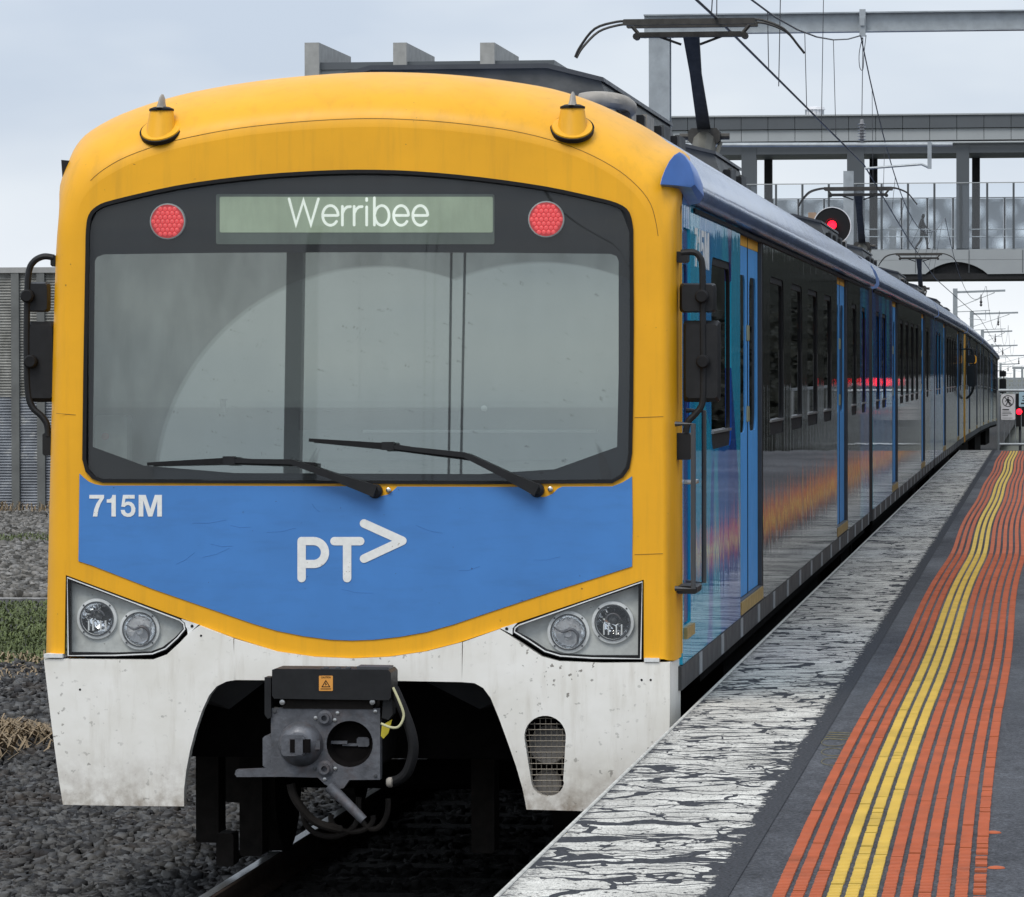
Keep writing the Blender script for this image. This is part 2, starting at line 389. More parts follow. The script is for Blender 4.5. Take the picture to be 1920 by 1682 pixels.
def mat_asphalt():
    m, t, b = newmat('platform_asphalt')
    pos = N(t, 'ShaderNodeNewGeometry').outputs['Position']
    c = ramp(t, 0.3, 0.7, (0.040, 0.042, 0.048), (0.074, 0.077, 0.086), noise(t, 1.0, 4, 0.6, pos, (1.2, 0.35, 1)))
    f = noise(t, 85, 3, 0.75, pos)
    c = mixc(t, 1.0, c, ramp(t, 0.35, 0.66, (0.35,)*3, (1.85,)*3, f), 'MULTIPLY')
    c = mixc(t, 1.0, c, ramp(t, 0.35, 0.65, (0.8,)*3, (1.2,)*3, noise(t, 1.0, 4, 0.65, pos, (9, 4, 1))), 'MULTIPLY')
    c = mixc(t, ramp(t, 0.72, 0.75, (0, 0, 0), (0.5,)*3, noise(t, 60, 1, 0.5, pos)), c, (0.24, 0.24, 0.24))
    t.links.new(c, b.inputs['Base Color'])
    t.links.new(ramp(t, 0.35, 0.65, (0.62,)*3, (0.95,)*3, noise(t, 1.0, 3, 0.5, pos, (0.6, 0.25, 1))), b.inputs['Roughness'])
    b.inputs['Specular IOR Level'].default_value = 0.18
    bn = N(t, 'ShaderNodeBump'); bn.inputs['Distance'].default_value = 0.003; t.links.new(f, bn.inputs['Height']); t.links.new(bn.outputs[0], b.inputs['Normal'])
    return m
M_ASP = mat_asphalt()
def mat_edge_paint():
    m, t, b = newmat('worn_white_edge_paint')
    pos = N(t, 'ShaderNodeNewGeometry').outputs['Position']
    sp = N(t, 'ShaderNodeSeparateXYZ'); t.links.new(pos, sp.inputs[0])
    white = ramp(t, 0.3, 0.7, (0.44, 0.425, 0.39), (0.80, 0.78, 0.72), noise(t, 1.0, 4, 0.6, pos, (3, 3, 1)))
    fine = noise(t, 240, 2, 0.6, pos)
    white = mixc(t, 1.0, white, ramp(t, 0.35, 0.62, (0.55,)*3, (1.1,)*3, fine), 'MULTIPLY')
    warp = noise(t, 1.0, 3, 0.6, pos, (4.0, 2.0, 1))
    warp2 = noise(t, 1.0, 2, 0.5, pos, (9.0, 5.0, 1))
    wv = N(t, 'ShaderNodeCombineXYZ')
    t.links.new(mathn(t, 'ADD', mathn(t, 'MULTIPLY', sp.outputs[0], 2.0), mathn(t, 'MULTIPLY', warp, 0.9)), wv.inputs[0])
    t.links.new(mathn(t, 'ADD', mathn(t, 'MULTIPLY', sp.outputs[1], 4.0), mathn(t, 'ADD', mathn(t, 'MULTIPLY', warp, 1.3), mathn(t, 'MULTIPLY', warp2, 0.5))), wv.inputs[1])
    vo = N(t, 'ShaderNodeTexVoronoi'); vo.feature = 'DISTANCE_TO_EDGE'; vo.inputs['Scale'].default_value = 1.0
    t.links.new(wv.outputs[0], vo.inputs['Vector'])
    wid = ramp(t, 0.35, 0.65, (0.004,)*3, (0.075,)*3, noise(t, 1.0, 3, 0.6, pos, (3.2, 1.3, 1)))
    crack = mathn(t, 'LESS_THAN', vo.outputs['Distance'], wid)
    v2 = N(t, 'ShaderNodeTexVoronoi'); v2.feature = 'DISTANCE_TO_EDGE'; v2.inputs['Scale'].default_value = 2.1
    t.links.new(wv.outputs[0], v2.inputs['Vector'])
    crack2 = mathn(t, 'LESS_THAN', v2.outputs['Distance'], ramp(t, 0.45, 0.62, (0.0,)*3, (0.07,)*3, noise(t, 1.0, 3, 0.6, pos, (2.1, 1.0, 1))))
    lx = mathn(t, 'ADD', sp.outputs[0], mathn(t, 'MULTIPLY', noise(t, 0.55, 2, 0.5, pos), 0.25))
    band = mathn(t, 'MULTIPLY', mathn(t, 'POWER', 2.718, mathn(t, 'MULTIPLY', mathn(t, 'POWER', mathn(t, 'MULTIPLY', mathn(t, 'ADD', lx, 1.02), 9.0), 2.0), -1.0)), 0.14)
    bare = ramp(t, 0.675, 0.69, (0, 0, 0), (1, 1, 1), mathn(t, 'SUBTRACT', mathn(t, 'ADD', band, noise(t, 1.0, 4, 0.65, pos, (6.0, 1.5, 1))),
                mathn(t, 'MULTIPLY', mathn(t, 'MINIMUM', vo.outputs['Distance'], 0.3), 0.35)))
    edge = N(t, 'ShaderNodeMapRange'); edge.inputs[1].default_value = -1.09; edge.inputs[2].default_value = -0.985
    t.links.new(sp.outputs[0], edge.inputs[0])
    eb = ramp(t, 0.6, 0.64, (0, 0, 0), (1, 1, 1), mathn(t, 'ADD', mathn(t, 'MULTIPLY', edge.outputs[0], 0.55), noise(t, 1.0, 5, 0.7, pos, (30, 14, 1))))
    out_edge = N(t, 'ShaderNodeMapRange'); out_edge.inputs[1].default_value = -1.62; out_edge.inputs[2].default_value = -1.70
    t.links.new(sp.outputs[0], out_edge.inputs[0])
    eo = ramp(t, 0.62, 0.80, (0, 0, 0), (0.75,)*3, mathn(t, 'ADD', mathn(t, 'MULTIPLY', out_edge.outputs[0], 0.25), noise(t, 1.0, 5, 0.7, pos, (40, 16, 1))))
    f = mathn(t, 'MAXIMUM', mathn(t, 'MAXIMUM', crack, crack2), mathn(t, 'MAXIMUM', mathn(t, 'MAXIMUM', bare, eb), eo))
    f = mathn(t, 'MAXIMUM', f, ramp(t, 0.57, 0.68, (0, 0, 0), (0.6,)*3, noise(t, 1.0, 3, 0.7, pos, (90, 32, 1))))
    c = mixc(t, f, white, mixc(t, 1.0, (0.048, 0.050, 0.056), ramp(t, 0.35, 0.66, (0.45,)*3, (1.6,)*3, noise(t, 85, 3, 0.75, pos)), 'MULTIPLY'))
    t.links.new(c, b.inputs['Base Color']); b.inputs['Roughness'].default_value = 0.9; b.inputs['Specular IOR Level'].default_value = 0.08
    bn = N(t, 'ShaderNodeBump'); bn.inputs['Distance'].default_value = -0.004; t.links.new(f, bn.inputs['Height']); t.links.new(bn.outputs[0], b.inputs['Normal'])
    return m
M_EDGE = mat_edge_paint()
M_TORG = mat('tactile_orange', (0.46, 0.118, 0.052), 0.75, var=0.16, vs=3, spec=0.15, grime=(0.20, 0.075, 0.045), gs=(5, 2.5, 1), gamt=0.55, specks=((0.2, 0.07, 0.04), 60, 0.72), bump=0.001, bs=120)
M_TYEL = mat('tactile_yellow', (0.63, 0.43, 0.085), 0.75, var=0.12, vs=3, spec=0.15, grime=(0.34, 0.24, 0.06), gs=(5, 2.5, 1), gamt=0.5, specks=((0.3, 0.2, 0.05), 60, 0.72), bump=0.001, bs=120)
M_STONE = None
def mat_stone():
    m, t, b = newmat('ballast_stone')
    pos = N(t, 'ShaderNodeNewGeometry').outputs['Position']
    ri = N(t, 'ShaderNodeNewGeometry').outputs['Random Per Island']
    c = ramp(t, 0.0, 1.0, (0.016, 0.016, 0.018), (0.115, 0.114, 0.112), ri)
    c = mixc(t, 1.0, c, ramp(t, 0.3, 0.7, (0.7,)*3, (1.3,)*3, noise(t, 45, 3, 0.6, pos)), 'MULTIPLY')
    c = mixc(t, ramp(t, 0.55, 0.75, (0, 0, 0), (0.5,)*3, noise(t, 1.5, 3, 0.6, pos)), c, (0.085, 0.065, 0.05))
    t.links.new(c, b.inputs['Base Color']); b.inputs['Roughness'].default_value = 0.8; b.inputs['Specular IOR Level'].default_value = 0.25
    return m
M_STONE = mat_stone()
M_DIRT = mat('ballast_bed_soil', (0.045, 0.042, 0.038), 0.95, var=0.35, vs=8, bump=0.03, bs=30)
M_TRK = mat('greasy_shaded_ballast', (0.013, 0.012, 0.011), 0.95, var=0.3, vs=8, bump=0.03, bs=25)  # grease plus the shade under the train, put into a near-black base
M_GRAV = mat('grey_gravel', (0.26, 0.25, 0.235), 0.95, var=0.6, vs=16, specks=((0.06, 0.06, 0.055), 11, 0.52), bump=0.05, bs=14)
M_GRS = mat('grass_blade', (0.105, 0.135, 0.04), 0.7, var=0.4, vs=2.5)
M_STRAW = mat('dry_grass', (0.27, 0.20, 0.12), 0.8, var=0.3, vs=6)
M_FIELD = mat('distant_ground', (0.10, 0.105, 0.085), 0.95, var=0.3, vs=0.05)
M_RAIL = mat('rail_rust', (0.06, 0.04, 0.03), 0.7, var=0.3)
M_SLP = mat('sleeper_concrete', (0.14, 0.135, 0.125), 0.9, var=0.3, vs=6)
M_BLIND = mat('cab_blind', (0.19, 0.20, 0.197), 0.8, var=0.05, vs=1.5)
M_CABG = mat('cab_interior_grey', (0.16, 0.17, 0.17), 0.7, var=0.06)
M_CABD = mat('cab_console_dark', (0.06, 0.063, 0.066), 0.7, var=0.1)
M_LCD = mat('display_lcd', (0.36, 0.42, 0.32), 0.4, var=0.10, vs=3, emit=(0.30, 0.36, 0.27), es=0.55)
M_LCDT = mat('display_dots', (0.8, 0.82, 0.78), 0.4, emit=(0.9, 0.95, 0.88), es=0.75)
M_LCDF = mat('display_frame', (0.20, 0.23, 0.21), 0.4)

# ================================================================== GROUND
def struct(mb, name, m, smooth=30):
    return mb.build(name, m, smooth=smooth, kind='structure')
MB_ = MB
struct(MB().quad((-900, -150, -0.55), (900, -150, -0.55), (900, 3000, -4.0), (-900, 3000, -4.0)), 'ground', M_FIELD, 0)
# ground left of the railway: gravel yard, grass verge, ballast
struct(MB().quad((-60, 50, -0.12), (-4.9, 50, -0.12), (-4.9, 140, -0.14), (-60, 140, -0.14)), 'gravel_yard', M_GRAV, 0)
struct(MB().quad((-60, 37.5, -0.16), (-4.9, 37.5, -0.16), (-4.9, 49.99, -0.125), (-60, 49.99, -0.125)), 'grass_verge', M_DIRT, 0)
struct(MB().quad((-14, -30, -0.17), (-4.35, -30, -0.17), (-4.35, 37.49, -0.17), (-14, 37.49, -0.17)), 'ballast_shoulder', M_DIRT, 0)
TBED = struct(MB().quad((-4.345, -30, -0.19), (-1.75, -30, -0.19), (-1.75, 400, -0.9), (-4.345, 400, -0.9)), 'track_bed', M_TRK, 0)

# platform
PX0, PZ, PY1 = -1.70, 0.94, 87.4
def zstep(y): return PZ
struct(MB().box(PX0+0.006, 7.5, -12, PY1, -0.5, PZ-0.004), 'platform', M_ASP, 0)
struct(MB().quad((PX0+0.007, -12, PZ), (-0.985, -12, PZ), (-0.985, PY1-0.02, PZ), (PX0+0.007, PY1-0.02, PZ)), 'white_edge_paint', M_EDGE, 0)
cp = MB(); yy = -12.0
M_COP = mat('coping_nosing', (0.50, 0.49, 0.45), 0.8, var=0.35, vs=14)
cop = bpy.data.objects.new('platform_coping', None)
COL.objects.link(cop); cop['kind'] = 'structure'
while yy < PY1-0.1:
    L = 3.0
    MB().bevbox(PX0-0.012, PX0+0.0045, yy+0.006, min(yy+L, PY1)-0.006, PZ-0.16, PZ+0.004, 0.004).build('coping_piece', M_COP, cop)
    yy += L

# tactile strips: twelve ribbed strips, three of the middle ones yellow
tp = thing('tactile_paving', 'ribbed orange tactile paving with three yellow strips along the platform', 'tactile paving', (-0.52, 13, PZ))
def wob(y): return -0.011*math.sin((y-13)/2.4)-0.006*math.sin((y-13)/5.3+1)-0.032*min(1, (y-12)/9)+0.014*math.exp(-((y-38.4)/3.0)**2)
RB = 0.040
def strip_mesh(i, y0, y1, ribs=True):
    m = MB(); x0 = -0.832+i*0.0566; x1 = x0+0.035
    zb = PZ-0.004
    n = max(1, int(round((y1-y0)/RB)))
    ys = [y0+(y1-y0)*k/n for k in range(n+1)]
    if ribs:
        for k in range(n):
            a, b2 = ys[k], ys[k]+RB*0.62; wv = wob((a+b2)/2); j = random.uniform(-0.0012, 0.0012)
            m.box(x0+wv-0.0015+j, x1+wv+0.0025+j, a, b2, zb, zb+0.0085)
            m.box(x0+wv+0.0035, x1+wv-0.0035, b2, ys[k+1], zb, zb+0.0055)
    else:
        seg = max(1, int((y1-y0)/0.3)); rings = []
        for k in range(seg+1):
            y = y0+(y1-y0)*k/seg; wv = wob(y)
            rings.append([(x0+wv, y, zb), (x0+wv, y, zb+0.008), (x1+wv, y, zb+0.008), (x1+wv, y, zb)])
        m.loft(rings, False)
    return m
for i in range(12):
    mt = M_TYEL if i in (3, 4, 5) else M_TORG
    y = 12.4
    while y < 38:
        ln = random.choice((0.75, 1.2, 1.8, 2.4))*random.uniform(0.85, 1.15)
        if i in (4, 11) and y < 21: ln = random.choice((0.12, 0.2, 0.4, 0.8))
        if i == 11 and y < 15: ln = random.choice((0.08, 0.12, 0.2))
        y1 = min(38.5, y+ln)
        strip_mesh(i, y, y1).build('tactile_strip', mt, tp, smooth=0, weld=False)
        y = y1+random.choice((0.02, 0.03, 0.045))*(2 if i == 11 and y < 16 else 1)
    strip_mesh(i, y-0.01, PY1-1.0, False).build('tactile_strip', mt, tp, smooth=0, kind='stuff')
# spilled blobs of orange adhesive beside the last strip
for (bx, by) in ((1862, 1560), (1868, 1626)):
    p = AZ(bx, by, PZ)
    tag(MB().lathe((p.x, p.y, PZ-0.003), (0, 0, 1), [(0.03, 0), (0.026, 0.004), (0.01, 0.007), (0.001, 0.0075)], 12).build('adhesive_blob', M_TORG),
        'small orange blob beside the outermost tactile strip, %s one' % ('farther' if by < 1600 else 'nearer'), 'blob', 'adhesive blobs')
# faint yellow survey scribble
M_SCR = mat('faint_yellow_paint', (0.17, 0.15, 0.075), 0.8, var=0.4, vs=60)
sc = MB()
for q in range(3):
    cp_ = [AZ(1562+22*math.cos(a), 1428-q*18+7*math.sin(a), PZ+0.001) for a in np.linspace(0.3, 5.6, 18)]
    sc.tube(cp_, 0.0016, 4)
for q in range(4):
    sc.tube([AZ(1545+q*3, 1385-q*4, PZ+0.001), AZ(1592+q*3, 1387-q*4, PZ+0.001)], 0.002, 4)
tag(sc.build('paint_scribble', M_SCR), 'faint yellow paint scribble on asphalt between white edge and orange strips', 'paint mark')

# rails and sleepers
TX = -3.30
def zdrop(y): return 0.0 if y < 70 else -0.5*((y-70)/94.0)**2 if y < 164 else -0.5-0.0106*(y-164)
for s, nm in ((-1, 'left'), (1, 'right')):
    xr = TX+s*0.8
    prof = [(-0.07, -0.15), (0.07, -0.15), (0.07, -0.135), (0.012, -0.11), (0.012, -0.045), (0.036, -0.035), (0.036, -0.006), (0.030, 0), (-0.030, 0),
            (-0.036, -0.006), (-0.036, -0.035), (-0.012, -0.045), (-0.012, -0.11), (-0.07, -0.135)]
    ys = [-20, 60, 80, 100, 120, 140, 164, 220, 400]
    r = tag(MB().loft([[(xr+a, y, b+zdrop(y)) for a, b in prof] for y in ys], True, True).build('rail', M_RAIL, smooth=20),
            'steel running rail under the %s wheels of the train' % ('left' if s < 0 else 'platform-side'), 'rail', 'running rails')
    MB().loft([[(xr-0.026, y, zdrop(y)+0.003), (xr+0.026, y, zdrop(y)+0.003)] for y in ys], False).build('rail_head', M_STB, r)
for k in range(34):
    y = 18.0+k*0.685
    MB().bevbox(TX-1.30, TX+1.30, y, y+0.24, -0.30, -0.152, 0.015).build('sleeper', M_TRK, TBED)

# ballast stones (countless): one mesh
def stones(n, xfun, y0, y1, size, name, m, zfun):
    ico = bmesh.new(); bmesh.ops.create_cube(ico, size=1.35); bmesh.ops.triangulate(ico, faces=ico.faces)
    bv = np.array([v.co[:] for v in ico.verts]); bf = np.array([[v.index for v in f.verts] for f in ico.faces]); ico.free()
    nv, nf = len(bv), len(bf)
    yy = y0+(y1-y0)*RNG.random(n)**1.35
    lo, hi = xfun(yy); xx = lo+(hi-lo)*RNG.random(n)
    zz = zfun(xx, yy)
    sz = size*(0.55+0.75*RNG.random((n, 1)))*np.stack([0.8+0.7*RNG.random(n), 0.8+0.5*RNG.random(n), 0.45+0.45*RNG.random(n)], 1)
    V = (bv[None]*(0.55+0.7*RNG.random((n, nv, 1)))+0.35*(RNG.random((n, nv, 3))-0.5))*sz[:, None, :]
    a, b = RNG.random(n)*6.28, (RNG.random(n)-0.5)*1.3
    ca, sa, cb, sb = np.cos(a), np.sin(a), np.cos(b), np.sin(b)
    X, Yv, Z = V[..., 0], V[..., 1], V[..., 2]
    X, Z = X*cb[:, None]-Z*sb[:, None], X*sb[:, None]+Z*cb[:, None]
    X, Yv = X*ca[:, None]-Yv*sa[:, None], X*sa[:, None]+Yv*ca[:, None]
    V = np.stack([X+xx[:, None], Yv+yy[:, None], Z+zz[:, None]], 2).reshape(-1, 3)
    F = (bf[None]+(np.arange(n)*nv)[:, None, None]).reshape(-1, 3)
    me = bpy.data.meshes.new(name); me.vertices.add(len(V)); me.vertices.foreach_set('co', V.ravel().astype(np.float32))
    me.loops.add(F.size); me.loops.foreach_set('vertex_index', F.ravel().astype(np.int32))
    me.polygons.add(len(F)); me.polygons.foreach_set('loop_start', np.arange(0, F.size, 3, dtype=np.int32))
    me.update(calc_edges=True); me.materials.append(m)
    o = bpy.data.objects.new(name, me); COL.objects.link(o); o['kind'] = 'stuff'
    return o
def zb(x, y):
    h = -0.125+0.03*np.sin(x*2.1+y*0.7)+0.02*np.sin(y*1.9-x)
    h += 0.07*np.exp(-((x+4.75)/0.35)**2-((y-22.6)/1.4)**2)
    return h+(RNG.random(len(x))-0.5)*0.035
o = stones(56000, lambda y: (-0.262*y-0.7, np.full_like(y, -4.20)), 19.5, 38.5, 0.037, 'ballast', M_STONE, zb)
o['label'] = 'loose dark grey crushed ballast stones beside the track'; o['category'] = 'ballast'
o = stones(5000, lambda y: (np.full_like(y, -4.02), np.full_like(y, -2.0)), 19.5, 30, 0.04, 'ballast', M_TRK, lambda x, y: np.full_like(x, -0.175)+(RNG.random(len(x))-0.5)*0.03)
o['label'] = 'greasy ballast between the rails, coloured black for the shade under the train'; o['category'] = 'ballast'

M_GST = bpy.data.materials.new('gravel_stone'); M_GST.use_nodes = True
_t = M_GST.node_tree; _b = _t.nodes['Principled BSDF']; _b.inputs['Roughness'].default_value = 0.9; _b.inputs['Specular IOR Level'].default_value = 0.1
_t.links.new(ramp(_t, 0.0, 1.0, (0.05, 0.048, 0.043), (0.25, 0.24, 0.225), N(_t, 'ShaderNodeNewGeometry').outputs['Random Per Island']), _b.inputs['Base Color'])
o = stones(15000, lambda y: (-0.262*y-0.8, -0.218*y), 50.5, 80.8, 0.055, 'gravel', M_GST, lambda x, y: np.full_like(x, -0.12)+RNG.random(len(x))*0.02)
o['label'] = 'rough grey gravel of the yard in front of the corrugated wall'; o['category'] = 'gravel'
# grass
def blades(n, xf, y0, y1, h, lean, name, m, zf=-0.15):
    ys = y0+(y1-y0)*RNG.random(n); lo, hi = xf(ys); xs = lo+(hi-lo)*RNG.random(n)
    hh = h*(0.4+0.9*RNG.random(n)); an = RNG.random(n)*6.28; ln = lean*hh*(0.3+RNG.random(n)); wd = 0.006+0.008*RNG.random(n)
    dx, dy = np.cos(an)*ln, np.sin(an)*ln
    z0 = np.full(n, zf) if np.isscalar(zf) else zf(xs, ys)
    V = np.empty((n, 5, 3))
    px, py = -np.sin(an)*wd, np.cos(an)*wd
    V[:, 0] = np.stack([xs-px, ys-py, z0], 1); V[:, 1] = np.stack([xs+px, ys+py, z0], 1)
    V[:, 2] = np.stack([xs+px*.7+dx*.35, ys+py*.7+dy*.35, z0+hh*.6], 1); V[:, 3] = np.stack([xs-px*.7+dx*.35, ys-py*.7+dy*.35, z0+hh*.6], 1)
    V[:, 4] = np.stack([xs+dx, ys+dy, z0+hh*(1-0.35*lean)], 1)
    fs = []
    for i in range(n): b = i*5; fs += [(b, b+1, b+2, b+3), (b+3, b+2, b+4)]
    me = bpy.data.meshes.new(name); me.from_pydata(V.reshape(-1, 3).tolist(), [], fs); me.materials.append(m)
    o = bpy.data.objects.new(name, me); COL.objects.link(o); o['kind'] = 'stuff'; return o
o = blades(26000, lambda y: (-0.27*y-1, -0.20*y), 38.0, 49.5, 0.08, 0.9, 'grass', M_GRS)
o['label'] = 'short green grass on the verge left of the track'; o['category'] = 'grass'
o = blades(2500, lambda y: (-0.27*y-1, -0.20*y), 66, 68.5, 0.12, 0.7, 'grass', M_GRS, -0.12)
o['label'] = 'thin green grass strip in the gravel before the wall'; o['category'] = 'grass'
def cl(xs, ys): return -0.15+0.17*np.exp(-((xs+7.6)/0.55)**2-((ys-30.2)/0.9)**2)
o = blades(2600, lambda y: (-7.75-0.75*np.sqrt(np.maximum(0, 1-((y-30.2)/1.3)**2)), -7.75+0.85*np.sqrt(np.maximum(0, 1-((y-30.2)/1.3)**2))*(0.3+0.7*RNG.random(len(y)))), 28.95, 31.45, 0.13, 2.2, 'dry_grass', M_STRAW, cl)
o['label'] = 'clump of dry straw-coloured grass lying on the ballast'; o['category'] = 'dry grass'
o = blades(1300, lambda y: (-0.262*y-0.7, -0.215*y), 36.5, 40.0, 0.12, 2.0, 'dry_grass', M_STRAW)
o['label'] = 'dry brown stalks along the edge of the green verge'; o['category'] = 'dry grass'
o = blades(260, lambda y: (np.full_like(y, -20.2), np.full_like(y, -17.5)), 80.0, 80.9, 0.3, 1.2, 'dry_grass', M_STRAW, -0.12)
o['label'] = 'dry weeds at the foot of the corrugated wall'; o['category'] = 'dry grass'

# corrugated retaining wall, far left
WY = 81.0
wall = thing('corrugated_wall', 'grey corrugated steel retaining wall with dark posts behind the gravel yard', 'wall', (-20, WY, -0.1))
M_COR = mat('corrugated_upper', (0.33, 0.33, 0.31), 0.7, 0.1, var=0.35, vs=3, grime=(0.12, 0.12, 0.10), gs=(6, 6, 0.8), gamt=0.7)
M_COR2 = mat('corrugated_painted', (0.26, 0.28, 0.31), 0.6, var=0.35, vs=2.2, specks=((0.42, 0.43, 0.43), 5, 0.55))
M_POST = mat('wall_post', (0.13, 0.135, 0.13), 0.7, var=0.3, vs=2)
MB().box(-40, -9, WY+0.10, WY+0.4, -0.3, 4.45).build('backing', M_POST, wall)
MB().box(-40, -9, WY-0.06, WY+0.4, 4.455, 4.56).build('capping', M_CON, wall)
x = -26.0; k = 0
while x < -14:
    wpan = 0.34
    for (z0, z1, mm) in ((-0.12, 2.08, M_COR2), (2.084, 4.45, M_COR)):
        m = MB(); nz = int((z1-z0)/0.053)
        rings = []
        for q in range(nz*2+1):
            z = z0+(z1-z0)*q/(nz*2); d = 0.032 if q % 2 else 0.0
            rings.append([(x, WY+d+0.02, z), (x+wpan, WY+d+0.02, z)])
        m.loft(rings, False).build('corrugated_panel', mm, wall, smooth=0)
    MB().bevbox(x+wpan+0.003, x+wpan+0.155, WY-0.05, WY+0.09, -0.12, 4.45, 0.01).build('post', M_POST, wall)
    x += 0.5; k += 1

# ================================================================== TRAIN
XS, XL = -1.80, -4.90
def side_panel(root, name, xs, out, y0, y1, z0, z1, holes, m, th=0.035):
    L = [[(xs, y0, z0), (xs, y1, z0), (xs, y1, z1), (xs, y0, z1)]]
    L += [[(xs, a, b) for a, b in h] for h in holes]
    return MB().plate(L, (-out*th, 0, 0)).build(name, m, root)
def side_window(root, y0, y1, z0, z1, xs=XS, r=0.12):
    o = rrect(y0, z0, y1, z1, r); i = rrect(y0+0.05, z0+0.10, y1-0.05, z1-0.04, r*0.7)
    g = MB().plate([[(xs-0.008, a, b) for a, b in o], [(xs-0.008, a, b) for a, b in i]], (-0.03, 0, 0)).build('side_window', M_RUB, root)
    MB().plate([[(xs-0.018, a, b) for a, b in rrect(y0+0.04, z0+0.09, y1-0.04, z1-0.03, r*0.7)]], (-0.006, 0, 0)).build('pane', M_PANE, g)
    MB().box(xs-0.012, xs+0.006, y0+0.07, y1-0.07, z0+0.085, z0+0.10).build('sill', M_STB, g)
    return o
def passenger_door(root, y0, y1, xs=XS):
    z0, z1 = 1.20, 3.43
    fr = MB().plate([[(xs-0.004, y0, z0-0.09), (xs-0.004, y1, z0-0.09), (xs-0.004, y1, z1+0.02), (xs-0.004, y0, z1+0.02)],
                     [(xs-0.004, y0+0.07, z0), (xs-0.004, y1-0.07, z0), (xs-0.004, y1-0.07, z1), (xs-0.004, y0+0.07, z1)]], (-0.05, 0, 0)).build('door_frame', M_DGR, root)
    MB().box(xs-0.02, xs+0.004, y0+0.04, y1-0.04, z0-0.08, z0-0.005).build('door_sill', M_SILL, fr)
    ym = (y0+y1)/2
    for a, b in ((y0+0.075, ym-0.012), (ym+0.012, y1-0.075)):
        win = rrect(a+0.16, 2.20, b-0.16, 3.16, 0.12)
        d = MB().plate([[(xs-0.030, a, z0+0.005), (xs-0.030, b, z0+0.005), (xs-0.030, b, z1-0.095), (xs-0.030, a, z1-0.095)],
                        [(xs-0.030, p, q) for p, q in win]], (-0.03, 0, 0)).build('door_leaf', M_BLU2, root)
        MB().plate([[(xs-0.036, p, q) for p, q in win]], (-0.006, 0, 0)).build('pane', M_PANE, d)
        MB().box(xs-0.060, xs-0.028, a, b, z1-0.093, z1-0.004).build('door_header', M_YEL, d)
        gx = b-0.07 if a < ym-0.5 else a+0.03
        MB().bevbox(xs-0.031, xs-0.022, gx, gx+0.04, 2.76, 2.86, 0.006).build('door_button', M_CBL, d)
        MB().bevbox(xs-0.031, xs-0.022, gx, gx+0.035, 2.26, 2.36, 0.006).build('door_handle', M_CBL, d)
    MB().box(xs-0.05, xs-0.026, ym-0.0115, ym+0.0115, z0, z1-0.01).build('door_seal', M_RUB, fr)
M_CBL = mat('cream_cable', (0.52,0.50,0.30), 0.6)
M_SILL = mat('door_sill_ochre', (0.38, 0.26, 0.09), 0.6, var=0.3, vs=12)

# roof section shared by every car (X, Z), from left eave over the top to right eave
def sect():
    pts = []
    top = [(121,348),(135,305),(155,272),(185,245),(240,215),(320,187),(400,168),(500,152),(600,142),(690,137),(790,138),(880,144),(960,154),
           (1040,168),(1110,190),(1170,217),(1220,244),(1248,265),(1262,290)]
    for p in top:
        q = AY(p[0], p[1], 21.9); pts.append([q.x, q.z])
    return pts
RS = sect()
RS = [[max(XL, min(XS, a)), b] for a, b in RS]
ROOF = [[XL, 3.47]]+RS+[[XS, 3.64], [XS, 3.47]]

